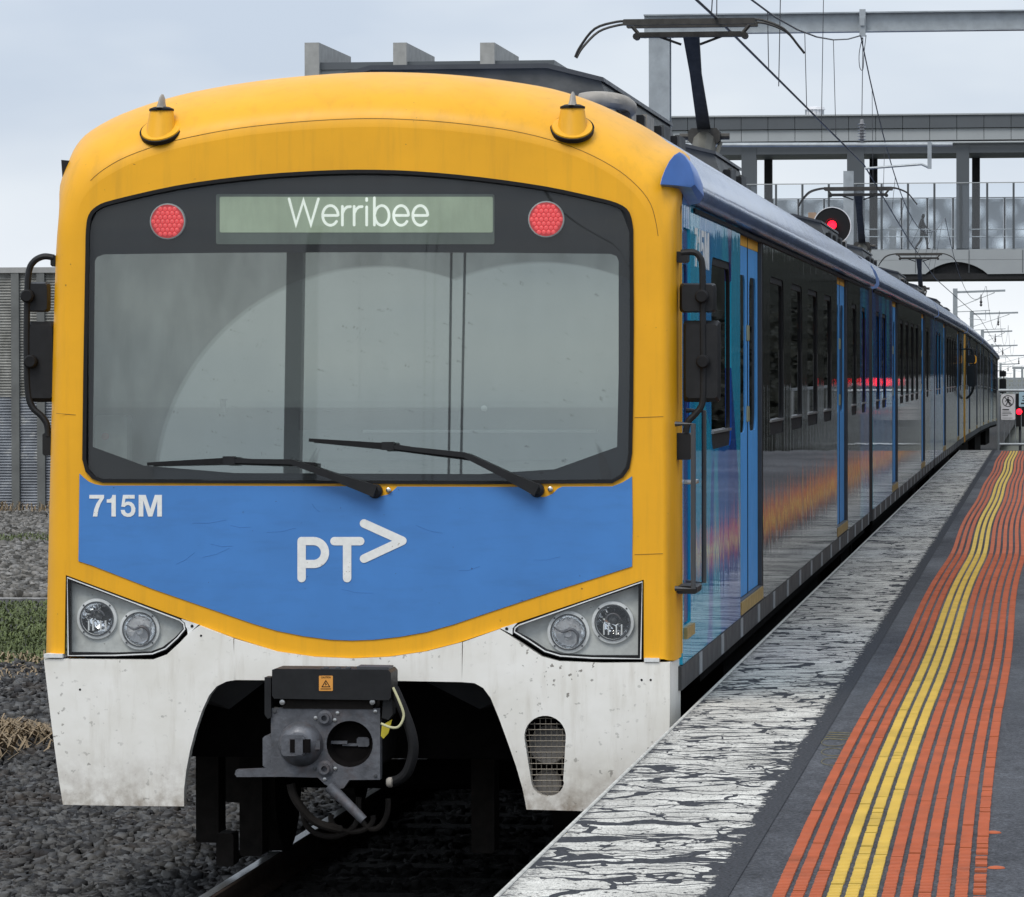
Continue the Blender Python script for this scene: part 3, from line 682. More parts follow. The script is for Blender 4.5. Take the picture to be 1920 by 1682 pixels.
def car(root, y0, y1, doors, wins, blues, roof0=None, endcap=True):
    """body of one car: side panels, windows, doors, roof, eave fairing, skirt, underframe"""
    cuts = sorted(set([y0, y1]+[e for d in doors for e in d]+[e for b in blues for e in b]))
    for a, b in zip(cuts[:-1], cuts[1:]):
        if any(abs(a-d[0]) < 1e-6 for d in doors): continue
        hs = [rrect(wa, 2.15, wb, 3.20, 0.13) for wa, wb in wins if wa > a and wb < b]
        blue = any(a >= p-1e-6 and b <= q+1e-6 for p, q in blues)
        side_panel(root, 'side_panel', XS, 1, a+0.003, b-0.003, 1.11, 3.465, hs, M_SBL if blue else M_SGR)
        side_panel(root, 'skirt_panel', XS, 1, a+0.003, b-0.003, 0.985, 1.105, [], M_SKIRT)
    for d in doors:
        passenger_door(root, *d)
        side_panel(root, 'skirt_panel', XS, 1, d[0]+0.003, d[1]-0.003, 0.985, 1.105, [], M_SKIRT)
    for wa, wb in wins: side_window(root, wa, wb, 2.15, 3.20)
    y = y0+0.5
    while y < y1:
        MB().box(XS, XS+0.004, y, y+0.18, 0.99, 1.10).build('skirt_plate', M_GAL, root); y += 1.55
    MB().box(XL, XL+0.03, y0, y1, 0.985, 3.465).build('side_panel', M_SGR, root)
    r0 = roof0 if roof0 else y0
    MB().loft([[(a, y, b) for a, b in ROOF] for y in (r0, y0+2.6, y1)], False).build('roof', M_ROOF, root, smooth=40)
    prof = [(-0.02, 3.42), (0.05, 3.435), (0.072, 3.47), (0.066, 3.53), (0.035, 3.605), (-0.02, 3.68)]
    r1 = 22.002 if roof0 else y0
    MB().loft([[(XS+a, y, b) for a, b in prof] for y in (r1, y1)], True, True).build('eave_fairing', M_ROOF, root, smooth=40)
    MB().box(XS-0.02, XS+0.012, r1+0.2, y1, 3.395, 3.416).build('gutter_line', M_RUB, root)
    MB().box(XL+0.05, XS-0.05, y0+1.2, y1-0.02, 0.90, 1.06).build('floor', M_UND, root)
    MB().box(XL+0.25, XS-0.25, y0+5.6, y1-5.4, 0.30, 0.895).build('underframe_box', M_UND, root)
    MB().box(XL+0.04, XS-0.04, y0+1.6, y1-0.02, 3.3, 3.36).build('ceiling', M_CABD, root)
    if endcap:
        MB().plate([[(a, y1-0.01, b) for a, b in ([[XL+.01, 1.0]]+[[p, q-0.004] for p, q in ROOF]+[[XS-.01, 1.0]])]], (0, -0.02, 0)).build('end_wall', M_DGR, root)
        if not roof0:
            MB().plate([[(a, y0+0.01, b) for a, b in ([[XL+.01, 1.0]]+[[p, q-0.004] for p, q in ROOF]+[[XS-.01, 1.0]])]], (0, 0.02, 0)).build('end_wall', M_DGR, root)

def bogie(root, yc_):
    for s in (-1, 1):
        x = TX+s*0.99
        b = MB().bevbox(x-0.07, x+0.07, yc_-1.55, yc_+1.55, 0.42, 0.66, 0.03).build('bogie_frame', M_UND2, root)
        for q in (-1.25, 1.25):
            MB().bevbox(x-0.09, x+0.09, yc_+q-0.17, yc_+q+0.17, 0.28, 0.60, 0.04).build('axle_box', M_UND2, b)
        for q in (-1.25, 1.25):
            wx = TX+s*0.80
            MB().lathe((wx-0.065, yc_+q, 0.425), (1, 0, 0), [(0.05, 0), (0.36, 0.01), (0.42, 0.0), (0.42, 0.13), (0.36, 0.12), (0.05, 0.13)], 28).build('wheel', M_UND2, root)
    for q in (-1.25, 1.25):
        MB().tube([(TX-0.8, yc_+q, 0.425), (TX+0.8, yc_+q, 0.425)], 0.08, 10).build('axle', M_UND, root)

# ---- car 1 (nearest)
c1 = thing('train_car', 'nearest train car with yellow cab end, blue nose panel and white apron', 'train car', (TX, 21.0, 0), 'cars of the six-car train')
W1 = [(23.42, 24.92), (28.45, 29.95), (30.85, 32.25), (32.98, 34.45), (35.4, 36.7), (40.5, 41.6), (42.75, 43.75)]
car(c1, 22.05, 44.60, [(25.66, 27.74), (37.70, 39.72)], W1, [(22.05, 25.66), (42.45, 44.60)], roof0=22.12)
bogie(c1, 24.1); bogie(c1, 40.6)

# cab shell: rounded loft from the flat face to the body section
outer = [(91,1226),(93,1100),(96,950),(99,800),(103,600),(107,470),(112,400),(121,348),(135,305),(155,272),(185,245),(240,215),(320,187),(400,168),
         (500,152),(600,142),(690,137),(790,138),(880,144),(960,154),(1040,168),(1110,190),(1170,217),(1220,244),(1248,265),(1262,290),(1268,330),
         (1270,400),(1271,600),(1272,800),(1272,950),(1272,1100),(1272,1236)]
inner = [(121,1226),(123,1100),(126,950),(128,800),(132,600),(137,470),(144,408),(156,372),(180,345),(210,325),(255,303),(325,280),(400,264),(470,253),
         (550,245),(625,240),(690,238),(745,239),(815,243),(885,250),(955,260),(1022,275),(1085,296),(1140,324),(1178,352),(1206,386),(1222,420),
         (1232,480),(1238,600),(1241,800),(1243,950),(1244,1100),(1245,1236)]
oc, ic = [], []
for i, (o_, n_) in enumerate(zip(outer, inner)):
    yd = 21.25 if o_[1] > 360 else 21.9
    if 300 < o_[1] <= 360: yd = 21.55
    if 270 < o_[1] <= 300: yd = 21.75
    p = AY(o_[0], o_[1], yd)
    if o_[0] > 1240: p.x = XS if o_[0] > 1260 else max(p.x, -1.93)
    if o_[0] < 130 and o_[1] > 360: p.x = min(p.x, -4.86)
    oc.append(p); ic.append(FP(*n_))
oc = [oc[0]]+catmull(oc, 3)[1:]; ic = [ic[0]]+catmull(ic, 3)[1:]
rings = []
for k in range(13):
    ph = math.radians(90*k/12)
    rings.append([a+Vector(((b.x-a.x)*math.sin(ph), (b.y-a.y)*(1-math.cos(ph)), (b.z-a.z)*math.sin(ph))) for a, b in zip(ic, oc)])
rings.append([Vector((p.x, max(p.y+0.16, 21.45 if p.z < 3.4 else p.y+0.25), p.z)) for p in oc])
shell = MB().loft(rings, False).build('cab_shell', M_YEL, c1, smooth=60)
M_SEAM = mat('yellow_seam', (0.22, 0.11, 0.01), 0.6)
rs = [p+Vector((0, -0.0005, 0.0005)) for p in rings[1]][8*3:27*3]
MB().tube(rs, 0.0016, 4).build('panel_seam', M_SEAM, shell)
# cab side strip (yellow, then the cab door) on the platform side
side_panel(c1, 'cab_side', XS, 1, 21.43, 21.52, 1.17, 3.40, [], M_YEL)
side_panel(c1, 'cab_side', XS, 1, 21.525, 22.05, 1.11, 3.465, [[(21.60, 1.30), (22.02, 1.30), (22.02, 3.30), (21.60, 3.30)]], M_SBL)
cd = MB().plate([[(XS-0.012, a, b) for a, b in rrect(21.605, 1.305, 22.015, 3.295, 0.07)], [(XS-0.012, a, b) for a, b in rrect(21.68, 2.25, 21.95, 3.12, 0.06)]], (-0.03, 0, 0)).build('cab_door', M_DBL, c1)
MB().plate([[(XS-0.02, a, b) for a, b in rrect(21.675, 2.245, 21.955, 3.125, 0.06)]], (-0.006, 0, 0)).build('pane', M_PANE, cd)
MB().tube([(XS-0.01, 21.66, 2.02), (XS+0.05, 21.66, 2.02), (XS+0.05, 21.8, 2.02)], 0.012, 8).build('door_handle', M_STB, cd)
MB().box(XS-0.006, XS+0.02, 21.58, 22.05, 1.235, 1.29).build('door_sill', M_SILL, cd)
MB().box(XS-0.03, XS, 21.46, 22.05, 0.985, 1.105).build('skirt_panel', M_SKIRT, c1)
MB().box(XL, XL+0.03, 21.43, 22.05, 0.985, 3.40).build('side_panel', M_YEL, c1)
# rounded blue eave end that wraps the corner
cap_px = [(1238,346),(1266,348),(1296,352),(1303,347),(1300,325),(1293,306),(1284,293),(1274,285),(1264,291),(1255,302),(1247,318),(1241,333)]
r_a = [AY(a, b, 21.10+0.20*min(1, max(0, (a-1238)/50))) for a, b in cap_px]
r_b = [Vector((XS+a, 22.0, b)) for a, b in ((-0.10,3.43),(-0.02,3.42),(0.05,3.435),(0.072,3.47),(0.066,3.53),(0.05,3.57),(0.035,3.605),(-0.02,3.68),(-0.05,3.65),(-0.07,3.60),(-0.09,3.53),(-0.10,3.47))]
r_0 = [sum(r_a, Vector())/12*0.03+p*0.97+Vector((0, -0.003, 0)) for p in r_a]
MB().loft([r_0, r_a, r_b], True, True).build('eave_end', mat('blue_gloss', (0.06, 0.18, 0.53), 0.35), c1, smooth=35)
GLY = {'7': [(0,1),(1,1),(1,.86),(.78,.62),(.62,.34),(.54,0),(.24,0),(.33,.34),(.48,.60),(.70,.83),(0,.83)],
       '1': [(.52,0),(1,0),(1,1),(.62,1),(.54,.88),(.36,.81),(0,.79),(0,.64),(.52,.64)],
       '5': [(.16,1),(.92,1),(.92,.83),(.32,.83),(.27,.63),(.38,.68),(.53,.69),(.71,.66),(.87,.56),(.97,.38),(.96,.22),(.85,.07),(.66,-.01),(.44,-.02),(.22,.03),(.07,.14),(.01,.30),
             (.27,.31),(.32,.20),(.44,.14),(.57,.15),(.68,.22),(.71,.34),(.67,.46),(.56,.53),(.43,.53),(.33,.49),(.28,.44),(.05,.46)],
       'M': [(0,0),(0,1),(.30,1),(.50,.34),(.70,1),(1,1),(1,0),(.80,0),(.80,.74),(.59,0),(.41,0),(.20,.74),(.20,0)]}
GX = (('7', 0.0, .203), ('1', .24, .365), ('5', .43, .641), ('M', .68, 1.0))
for g_, a_, b_ in GX:
    MB().plate([[(XS+0.004, 22.28+0.95*(a_+(b_-a_)*x_), 3.12+0.20*y_) for x_, y_ in GLY[g_]]], (-0.003, 0, 0)).build('fleet_numeral', M_WTXT, c1, smooth=0)

# flat yellow face with window opening
win = catmull([(160,470),(161,430),(166,403),(182,386),(215,374),(330,348),(450,331),(560,322),(670,318),(780,321),(900,332),(1020,349),(1110,368),(1158,381),(1180,398),(1187,430)], 3)
win = [(p.x, p.y) for p in [Vector((a[0], a[1], 0)) for a in win]] if 0 else [(p[0], p[1]) for p in win]
win += [(1188,600),(1187,750),(1185,850),(1180,878),(1168,895),(1148,906)]+[(900,908),(665,907),(420,906)]+[(192,905),(173,898),(160,884),(154,861),(156,700)]
def scale_loop(l, k, cx=672, cy=612):
    out = []
    n = len(l)
    for i in range(n):
        a, b = Vector(l[i-1]), Vector(l[(i+1) % n]); d = (b-a); nrm = Vector((-d.y, d.x)).normalized()
        c = Vector((cx, cy))-Vector(l[i])
        if nrm.dot(c) < 0: nrm = -nrm
        out.append(tuple(Vector(l[i])+nrm*k))
    return out
low = [(1245,1236),(1207,1236),(1207,1087),(937,1179),(860,1205),(798,1221),(730,1231),(660,1234),(590,1231),(520,1221),(440,1196),(372,1171),(123,1078),(122,1226)]
contour = [( (p[0]), p[1]) for p in inner]
# dense contour equals the loft's first ring, so take it from there
fouter = [v for v in ic]
flow = [FP(*p) for p in low[1:-1]]
loop = fouter+flow
face = MB().plate([loop, [FP(*p) for p in win]], (0, 0.03, 0)).build('face_panel', M_YEL, c1)
# little panel cracks of the face
for a, b in (((105,775),(142,778)), ((1190,783),(1244,781)), ((1190,1040),(1243,1038))):
    MB().tube([FP(*a, 0.0012), FP(*b, 0.0012)], 0.0012, 4).build('panel_seam', M_SEAM, face)

blue = [(149,888),(156,895),(166,903),(178,908),(192,910.5)]+[(420,911),(676,912),(684,920),(694,929),(712,931),(728,927),(738,919),(745,912.5)]+\
       [(900,913),(978,913),(988,922),(1002,931),(1022,932),(1036,926),(1046,916),(1054,912.5)]+[(1148,912),(1166,905),(1178,898),(1185,893),(1186,980),(1185,1062)]+\
       [(1110,1086),(1033,1110),(960,1134),(900,1154),(850,1171),(800,1185),(750,1194),(700,1199.5),(660,1201),(620,1199.5),(570,1193),(520,1183),(476,1170),(392,1141),(288,1105),(172,1060),(147,1052),(148,970)]
bp = MB().plate([[FP(*p, 0.006) for p in blue]], (0, 0.005, 0)).build('nose_panel', M_BLU, c1)
# white lettering
def letters(body, x0, y0, x1, y1, off, name, m, parent, bold=0.0):
    v_, f_ = text_geo(body, bold); b = MB()
    b.add([FP(x0+(x1-x0)*p, y1+(y0-y1)*q, off) for p, q in v_], f_); return b.build(name, m, parent, smooth=0)
for g_, a_, b_ in GX:
    MB().plate([[FP(167.5+136*(a_+(b_-a_)*x_), 968.5-40.5*y_, 0.0085) for x_, y_ in GLY[g_]]], (0, 0.002, 0)).build('fleet_numeral', M_WTXT, bp, smooth=0)
def stroke(b, pts, r, off):
    """thick rounded stroke as one outline"""
    P = [Vector(p) for p in pts]; L, R_ = [], []
    for i, p in enumerate(P):
        if i == 0: d = (P[1]-p).normalized(); nn = Vector((-d.y, d.x)); L.append(p+nn*r); R_.append(p-nn*r)
        elif i == len(P)-1: d = (p-P[i-1]).normalized(); nn = Vector((-d.y, d.x)); L.append(p+nn*r); R_.append(p-nn*r)
        else:
            d1 = (p-P[i-1]).normalized(); d2 = (P[i+1]-p).normalized(); bis = (d1+d2).normalized(); nn = Vector((-bis.y, bis.x))
            k = r/max(0.35, nn.dot(Vector((-d1.y, d1.x)))); L.append(p+nn*k); R_.append(p-nn*k)
    def cap(c, d):
        a0 = math.atan2(d.y, d.x)
        return [c+Vector((math.cos(a0+t), math.sin(a0+t)))*r for t in np.linspace(math.pi/2, -math.pi/2, 9)[1:-1]]
    loop = L+cap(P[-1], (P[-1]-P[-2]).normalized())+R_[::-1]+cap(P[0], (P[0]-P[1]).normalized())
    b.plate([[FP(p.x, p.y, off) for p in loop]])
b = MB()
stroke(b, [(565.5,1084),(565.5,1014.5)], 7.9, 0.0085)
arcp = [(566,1014.5),(588,1014.5)]+[(588+21.5*math.sin(a), 1036-21.5*math.cos(a)) for a in np.linspace(0.15, math.pi-0.15, 12)]+[(588,1057.5),(566,1057.5)]
stroke(b, arcp, 7.7, 0.0090); b.build('logo_letter', M_WTXT, bp, smooth=0); b = MB()
stroke(b, [(627,1014.7),(675.5,1014.7)], 7.9, 0.0085); stroke(b, [(650.8,1018),(650.8,1084)], 7.9, 0.0090); b.build('logo_letter', M_WTXT, bp, smooth=0); b = MB()
stroke(b, [(682.5,981.5),(754.5,1014)], 8.0, 0.0085); stroke(b, [(682.5,1047.5),(754.5,1014)], 8.0, 0.0090)
b.build('logo_arrow', M_WTXT, bp, smooth=0)
M_SCRATCH = mat('blue_scratch', (0.036, 0.145, 0.39), 0.6)
for a, c_ in (((360,981),(425,975)), ((432,985),(470,988)), ((500,998),(555,990)), ((380,1045),(430,1028)), ((395,1020),(436,1024)), ((330,1058),(365,1036)),
              ((585,945),(600,960)), ((640,1105),(700,1112)), ((780,985),(830,1000)), ((860,1070),(900,1062)), ((1000,1050),(1050,1044))):
    mid = ((a[0]+c_[0])/2, (a[1]+c_[1])/2+3)
    MB().tube([FP(*a, 0.0062), FP(*mid, 0.0062), FP(*c_, 0.0062)], 0.0008, 3).build('scratch', M_SCRATCH, bp)

# windscreen: seal, black printed border, glass, wipers
seal = MB().plate([[FP(*p, 0.012) for p in win], [FP(*p, 0.012) for p in scale_loop(win, 7)]], (0, 0.03, 0)).build('windscreen_seal', M_RUB, c1)
def glass_surface(off0):
    xs = np.linspace(166, 1182, 60); m = MB(); rings = []
    up = [(166,430),(172,404),(190,389),(215,379),(330,353),(450,336),(560,327),(670,323),(780,326),(900,337),(1020,354),(1110,373),(1155,386),(1174,402),(1181,440)]
    ux, uy = [p[0] for p in up], [p[1] for p in up]
    bx = [160,166,176,192,1148,1166,1176,1182]; by = [860,878,893,901,902,892,877,855]
    for x in xs:
        t = np.interp(x, ux, uy); b2 = np.interp(x, bx, by); r = []
        for k in range(24):
            y = t+(b2-t)*k/23
            d = off0-0.00*0
            topk = max(0.0, (470-y)/150.0)          # glass leans back towards its top edge
            r.append(FP(x, y, off0+0.012*(1-((x-672)/510)**2)-0.03*topk**2))
        rings.append(r)
    return m.loft(rings, False)
ws = glass_surface(0.004).build('windscreen', M_WSC, c1, smooth=60)
vis = [(178,490),(182,482),(195,477),(420,474),(672,473),(930,474),(1145,476),(1156,480),(1160,490),(1160,700),(1157,838),(1040,880),(900,889),(440,887),(270,873),(174,838),(176,700)]
MB().plate([[FP(*p, -0.035) for p in vis]]).build('solar_film', M_FILM, ws)
MB().plate([[FP(*p, -0.045) for p in scale_loop(win, 4)], [FP(*p, -0.045) for p in vis]], (0, 0.01, 0)).build('windscreen_border', M_FRIT, c1)
# cab interior
def fplate(pts, off, th, name, m, parent): return MB().plate([[FP(*p, off) for p in pts]], (0, th, 0)).build(name, m, parent)
fplate([(170,470),(1170,470),(1170,757),(170,757)], -0.16, 0.02, 'cab_blind', M_BLIND, c1)
fplate([(672,470),(676,470),(676,757),(672,757)], -0.155, 0.003, 'blind_seam', M_CABG, c1)
fplate([(150,752),(1190,752),(1190,764),(150,764)], -0.14, 0.02, 'blind_rail', M_CABG, c1)
fplate([(130,740),(1220,740),(1220,920),(130,920)], -0.42, 0.02, 'cab_bulkhead', M_CABG, c1)
bk = MB(); a0 = FP(130, 880, -0.06); a1 = FP(1210, 880, -0.06)
bk.add([a0, a1, FP(1210, 862, -0.40), FP(130, 862, -0.40), FP(130,915,-0.06), FP(1210,915,-0.06)], [(0,1,2,3),(0,4,5,1)])
bk.build('console_desk', M_CABD, c1)
cbx = fplate(rrect(178,778,238,870,6), -0.26, 0.12, 'control_box', mat('control_box_grey', (0.42,0.44,0.43), 0.6), c1)
MB().lathe(FP(198,818,-0.255), (0,-1,0), [(0.018,0),(0.018,0.015),(0.008,0.02)], 12).build('red_button', mat('red_button', (0.55,0.10,0.07), 0.5), cbx)
fplate([(680,806),(1120,806),(1120,811),(680,811)], -0.40, 0.02, 'shelf_edge', M_SIGNW, c1)
fplate([(560,770),(860,770),(860,806),(560,806)], -0.405, 0.01, 'console_panel', M_CABD, c1)
MB().box(XL+0.05, XS-0.05, 21.75, 21.80, 1.1, 3.6).build('cab_bulkhead', M_CABD, c1)
MB().tube([FP(419,748,-0.15), FP(419,775,-0.15)], 0.02, 8).build('intercom', M_BLK, c1)
MB().lathe(FP(908,766,-0.15), (0,-1,0), [(0.016,0),(0.016,0.01),(0.006,0.012)], 12).build('blind_catch', M_STB, c1)
# destination display behind the glass
dsp = fplate(rrect(405,364,927,458,4), -0.040, 0.02, 'destination_display', M_LCDF, c1)
fplate(rrect(412,369,924,436,3), -0.038, 0.001, 'display_screen', M_LCD, dsp)
def led(paths):
    b = MB()
    for i_, p_ in enumerate(paths): stroke(b, p_, 2.5, -0.0368+0.0004*i_)
    b.build('display_letter', M_LCDT, dsp, smooth=0)
def e_path(x0, x1):
    c = (x0+x1)/2; rx = (x1-x0)/2
    return [(x0+1, 404), (x1-1, 404)], [(c+rx*math.cos(a), 404-18.5*math.sin(a)) for a in np.linspace(0.05, 2*math.pi-0.65, 22)]
led([[(542,373),(555,421),(569,376),(583,421),(597,373)]])
for x0_, x1_ in ((605,634), (738,766), (774,802)): led(e_path(x0_, x1_))
for x0_ in (642, 664): led([[(x0_,387),(x0_,422)], [(x0_,400),(x0_+4,392),(x0_+9,388),(x0_+15,387.5)]])
led([[(687.5,388),(687.5,422)], [(687.5,372.5),(687.5,376)]])
led([[(702,371),(702,422)], [(716+13.5*math.cos(a), 404-18.5*math.sin(a)) for a in np.linspace(-3.0, 3.0, 22)]])
for (cx_, cy_) in ((314,415), (1024,411)):
    c = FP(cx_, cy_, -0.02); rr = 34/387
    tl = MB().lathe(c, (0,-1,0), [(rr*1.02,-0.03),(rr*1.02,0.0),(rr*0.95,0.002),(rr*0.95,-0.02)], 28).build('tail_light', M_SIGNW, c1)
    ln = MB().lathe(c, (0,-1,0), [(rr*0.96,-0.02),(rr*0.96,-0.002),(0.001,0.001)], 28).build('lens', M_RED2, tl)
    m = MB(); s = rr/3.9
    for q in range(-4, 5):
        for r_ in range(-4, 5):
            x = (q+r_*0.5)*s*1.06; z = r_*s*0.92
            if math.hypot(x, z) < rr*0.88:
                m.lathe(c+Vector((x, -0.0015, z)), (0,-1,0), [(s*0.47,0),(s*0.36,0.006),(s*0.12,0.009)], 8)
    m.build('lens_bubbles', M_RED, tl)
# wipers
for (pv, bend, tip, jn, bend_b) in (((705,921),(548,866),(277,870),(430,864),(592,871)), ((1008,919),(872,853),(580,825),(728,837),(880,859))):
    wp = MB().lathe(FP(pv[0],pv[1],0.0), (0,-1,0), [(0.035,0),(0.035,0.035),(0.02,0.05)], 16).build('wiper', M_BLK, c1)
    a, b_, j, t = FP(*pv,0.05), FP(*bend,0.055), FP(*jn,0.050), FP(*tip,0.034)
    def flatbar(p, q, w0, w1, th):
        d = (q-p).normalized(); n = Vector((-d.z,0,d.x)).normalized()
        return MB().loft([[p+n*w0, p-n*w0, p-n*w0+Vector((0,-th,0)), p+n*w0+Vector((0,-th,0))],[q+n*w1, q-n*w1, q-n*w1+Vector((0,-th,0)), q+n*w1+Vector((0,-th,0))]], True, True)
    flatbar(a, a.lerp(b_,0.4), 0.030, 0.021, 0.03).build('wiper_arm', M_BLK, wp)
    flatbar(a.lerp(b_,0.38), b_, 0.019, 0.013, 0.022).build('wiper_arm', M_BLK, wp)
    flatbar(b_, j, 0.013, 0.010, 0.016).build('wiper_arm', M_BLK, wp)
    bb = FP(*bend_b, 0.034)
    flatbar(bb.lerp(t,0.0), j+Vector((0,0.015,0)), 0.010, 0.016, 0.016).build('wiper_blade', M_RUB, wp)
    flatbar(j+Vector((0,0.015,0)), t, 0.016, 0.008, 0.016).build('wiper_blade', M_RUB, wp)
    MB().box(j.x-0.03, j.x+0.03, j.y-0.02, j.y+0.02, j.z-0.018, j.z+0.022).build('wiper_joint', M_BLK, wp)
    n_ = FP(pv[0]+24, pv[1]-2, 0.006)
    MB().lathe(n_, (0,-1,0), [(0.013,0),(0.013,0.012),(0.006,0.016)], 10).build('washer_nozzle', M_STB, wp)

# headlights
def headlight(tri, lamps, inn, corner):
    h = MB().plate([[FP(*p, 0.008) for p in tri], [FP(*p, 0.008) for p in inn]], (0, 0.04, 0)).build('headlight_unit', M_RUB, c1)
    MB().plate([[FP(*p, 0.0115) for p in scale_loop(tri, 2, *corner)], [FP(*p, 0.0115) for p in scale_loop(tri, 4.4, *corner)]], (0, 0.004, 0)).build('trim', M_RING, h)
    MB().plate([[FP(*p, -0.05) for p in tri]]+[[FP(cx_+rp*1.15*math.cos(a), cy_+rp*1.15*math.sin(a), -0.05) for a in np.linspace(0, 2*math.pi, 25)[:-1]] for (cx_, cy_, rp, kd) in lamps], (0, 0.02, 0)).build('housing', M_GLG, h)
    n = len(tri)
    MB().loft([[FP(*p, 0.0) for p in scale_loop(tri, 5, *corner)], [FP(*p, -0.05) for p in scale_loop(tri, 5, *corner)]], True).build('housing_wall', M_GLG, h)
    for (cx_, cy_, rp, kind) in lamps:
        c = FP(cx_, cy_, -0.035); r = rp/387
        lp = MB().lathe(c, (0,-1,0), [(r*1.22,-0.015),(r*1.22,0.006),(r*1.0,0.010),(r*1.0,0.0),(r*0.97,-0.01)], 8 if 0 else 32, False).build('lamp', M_RING, h)
        MB().lathe(c, (0,-1,0), [(r*1.0,0.004)]+[(r*math.cos(a)*0.99, -0.065*math.sin(a)) for a in np.linspace(0.05, 1.50, 12)], 32, False).build('reflector', M_CHR, lp)
        MB().lathe(c, (0,-1,0), [(r*1.05,0.010),(r*1.05,0.013),(r*0.97,0.013),(r*0.97,0.008)], 32, False).build('lamp_gasket', M_DGR, lp)
        if kind:
            MB().lathe(c+Vector((0,0.03,0.004)), (0,-1,0), [(r*0.17,-0.03),(r*0.17,0.010),(r*0.07,0.014)], 18).build('bulb_shield', M_DGR, lp)
            MB().tube([c+Vector((r*0.42*math.cos(a), 0.012, r*0.08+r*0.42*math.sin(a))) for a in np.linspace(0.2, math.pi-0.2, 12)], 0.004, 6).build('bulb_hood', M_STL, lp)
            for q in (-0.52,-0.26,0.2,0.5):
                MB().box(c.x+q*r-0.0025, c.x+q*r+0.0025, c.y-0.002, c.y+0.02, c.z-r*0.72, c.z-r*0.12).build('lens_rib', M_RING, lp)
        else:
            sw = catmull([c+Vector((-0.85*r,0.01,0.25*r)), c+Vector((-0.35*r,0.0,0.0)), c+Vector((0.15*r,-0.004,0.16*r)), c+Vector((0.5*r,0.0,-0.1*r)), c+Vector((0.5*r,0.01,-0.6*r)), c+Vector((0.2*r,0.02,-0.9*r))], 5)
            MB().tube(sw, [0.003+0.005*math.sin(math.pi*i_/(len(sw)-1)) for i_ in range(len(sw))], 8).build('bulb_shield', M_STL, lp)
            MB().lathe(c+Vector((-0.08*r,0.02,-0.12*r)), (0,-1,0), [(r*0.2,-0.02),(r*0.18,0.008),(r*0.05,0.014)], 14).build('bulb', M_SIGNW, lp)
        for a in (45,135,225,315):
            MB().lathe(c+Vector((1.13*r*math.cos(math.radians(a)),-0.008,1.13*r*math.sin(math.radians(a)))), (0,-1,0), [(0.005,0),(0.004,0.004)], 8).build('screw', M_DGR, lp)
    MB().plate([[FP(*p, 0.004) for p in scale_loop(tri, 6, *corner)]]).build('lamp_cover', M_LENS, h)
    return h
triL = [(125,1080),(125,1231),(215,1232),(286,1229),(312,1219),(335,1198),(349,1181),(347,1168),(338,1160)]
innL = [(132,1090),(132,1223),(215,1224),(281,1222),(305,1213),(328,1195),(343,1179),(341,1169),(334,1162)]
headlight(triL, [(182,1160,32,1),(262,1180,32,0)], innL, (215,1175))
triR = [(1205,1088),(1204,1237),(1110,1237),(1050,1233),(1020,1224),(990,1204),(962,1187),(963,1176),(972,1169)]
innR = [(1197,1098),(1196,1229),(1110,1229),(1053,1226),(1024,1218),(995,1199),(969,1185),(970,1177),(979,1171)]
headlight(triR, [(1149,1167,33,1),(1066,1185,33,0)], innR, (1110,1180))
for pts, hole in (([(340,1161),(372,1171),(352,1190),(351,1180)],(360,1174)), ([(938,1178),(970,1168),(961,1178),(961,1190)],(950,1179))):
    q = fplate(pts, 0.008, 0.03, 'corner_bracket', M_RING, c1)
    MB().lathe(FP(*hole,0.009), (0,-1,0), [(0.008,0),(0.007,0.003)], 10).build('bolt_hole', M_RUB, q)

# white apron (three pieces)
def AP(px, py, off=0.0): return AY(px, py, 20.98-off)
arch = [(345,1512),(345,1480),(349,1445),(356,1408),(366,1370),(379,1332),(392,1304),(406,1287),(424,1278),(442,1275)]
arcr = [(866,1279),(890,1281),(906,1290),(920,1309),(936,1348),(953,1395),(968,1438),(980,1480),(985,1505),(987,1518)]
apl = [(82,1235),(100,1235.5),(286,1237),(313,1227),(337,1205),(354,1187),(374,1173),(437,1197)]+arch[::-1]+[(230,1511),(118,1509),(110,1460),(102,1400),(93,1330),(86,1270)]
apc = [(439,1198),(520,1222),(590,1232),(660,1235),(730,1232),(798,1222),(866,1204.5),(866,1279),(760,1277),(665,1276),(560,1276),(439,1275)]
apr = [(868,1204),(936,1180),(957,1193),(985,1211),(1015,1231),(1048,1240),(1130,1243),(1256,1242)]+[(1256,1300),(1255,1400),(1252,1523),(1100,1521)]+arcr[::-1]
vent = [(1022-39*math.cos(a), 1381-39*math.sin(a)) for a in np.linspace(-0.1, math.pi+0.1, 16)]+[(1056+31*0-0,1463)]+[(1027+31*math.cos(a), 1463+31*math.sin(a)) for a in np.linspace(0.2, math.pi-0.2, 12)]
vent = [(p[0], p[1]) for p in vent]
a1_ = MB().plate([[AP(*p) for p in apl]], (0,0.07,0)).build('apron', M_WHT, c1, label='left wing of the white apron')
a2_ = MB().plate([[AP(*p) for p in apc]], (0,0.05,0)).build('apron', M_WHT, c1, label='centre piece of the white apron above the coupler')
a3_ = MB().plate([[AP(*p) for p in apr], [AP(*p) for p in vent]], (0,0.07,0)).build('apron', M_WHT, c1, label='right wing of the white apron with oval vent')
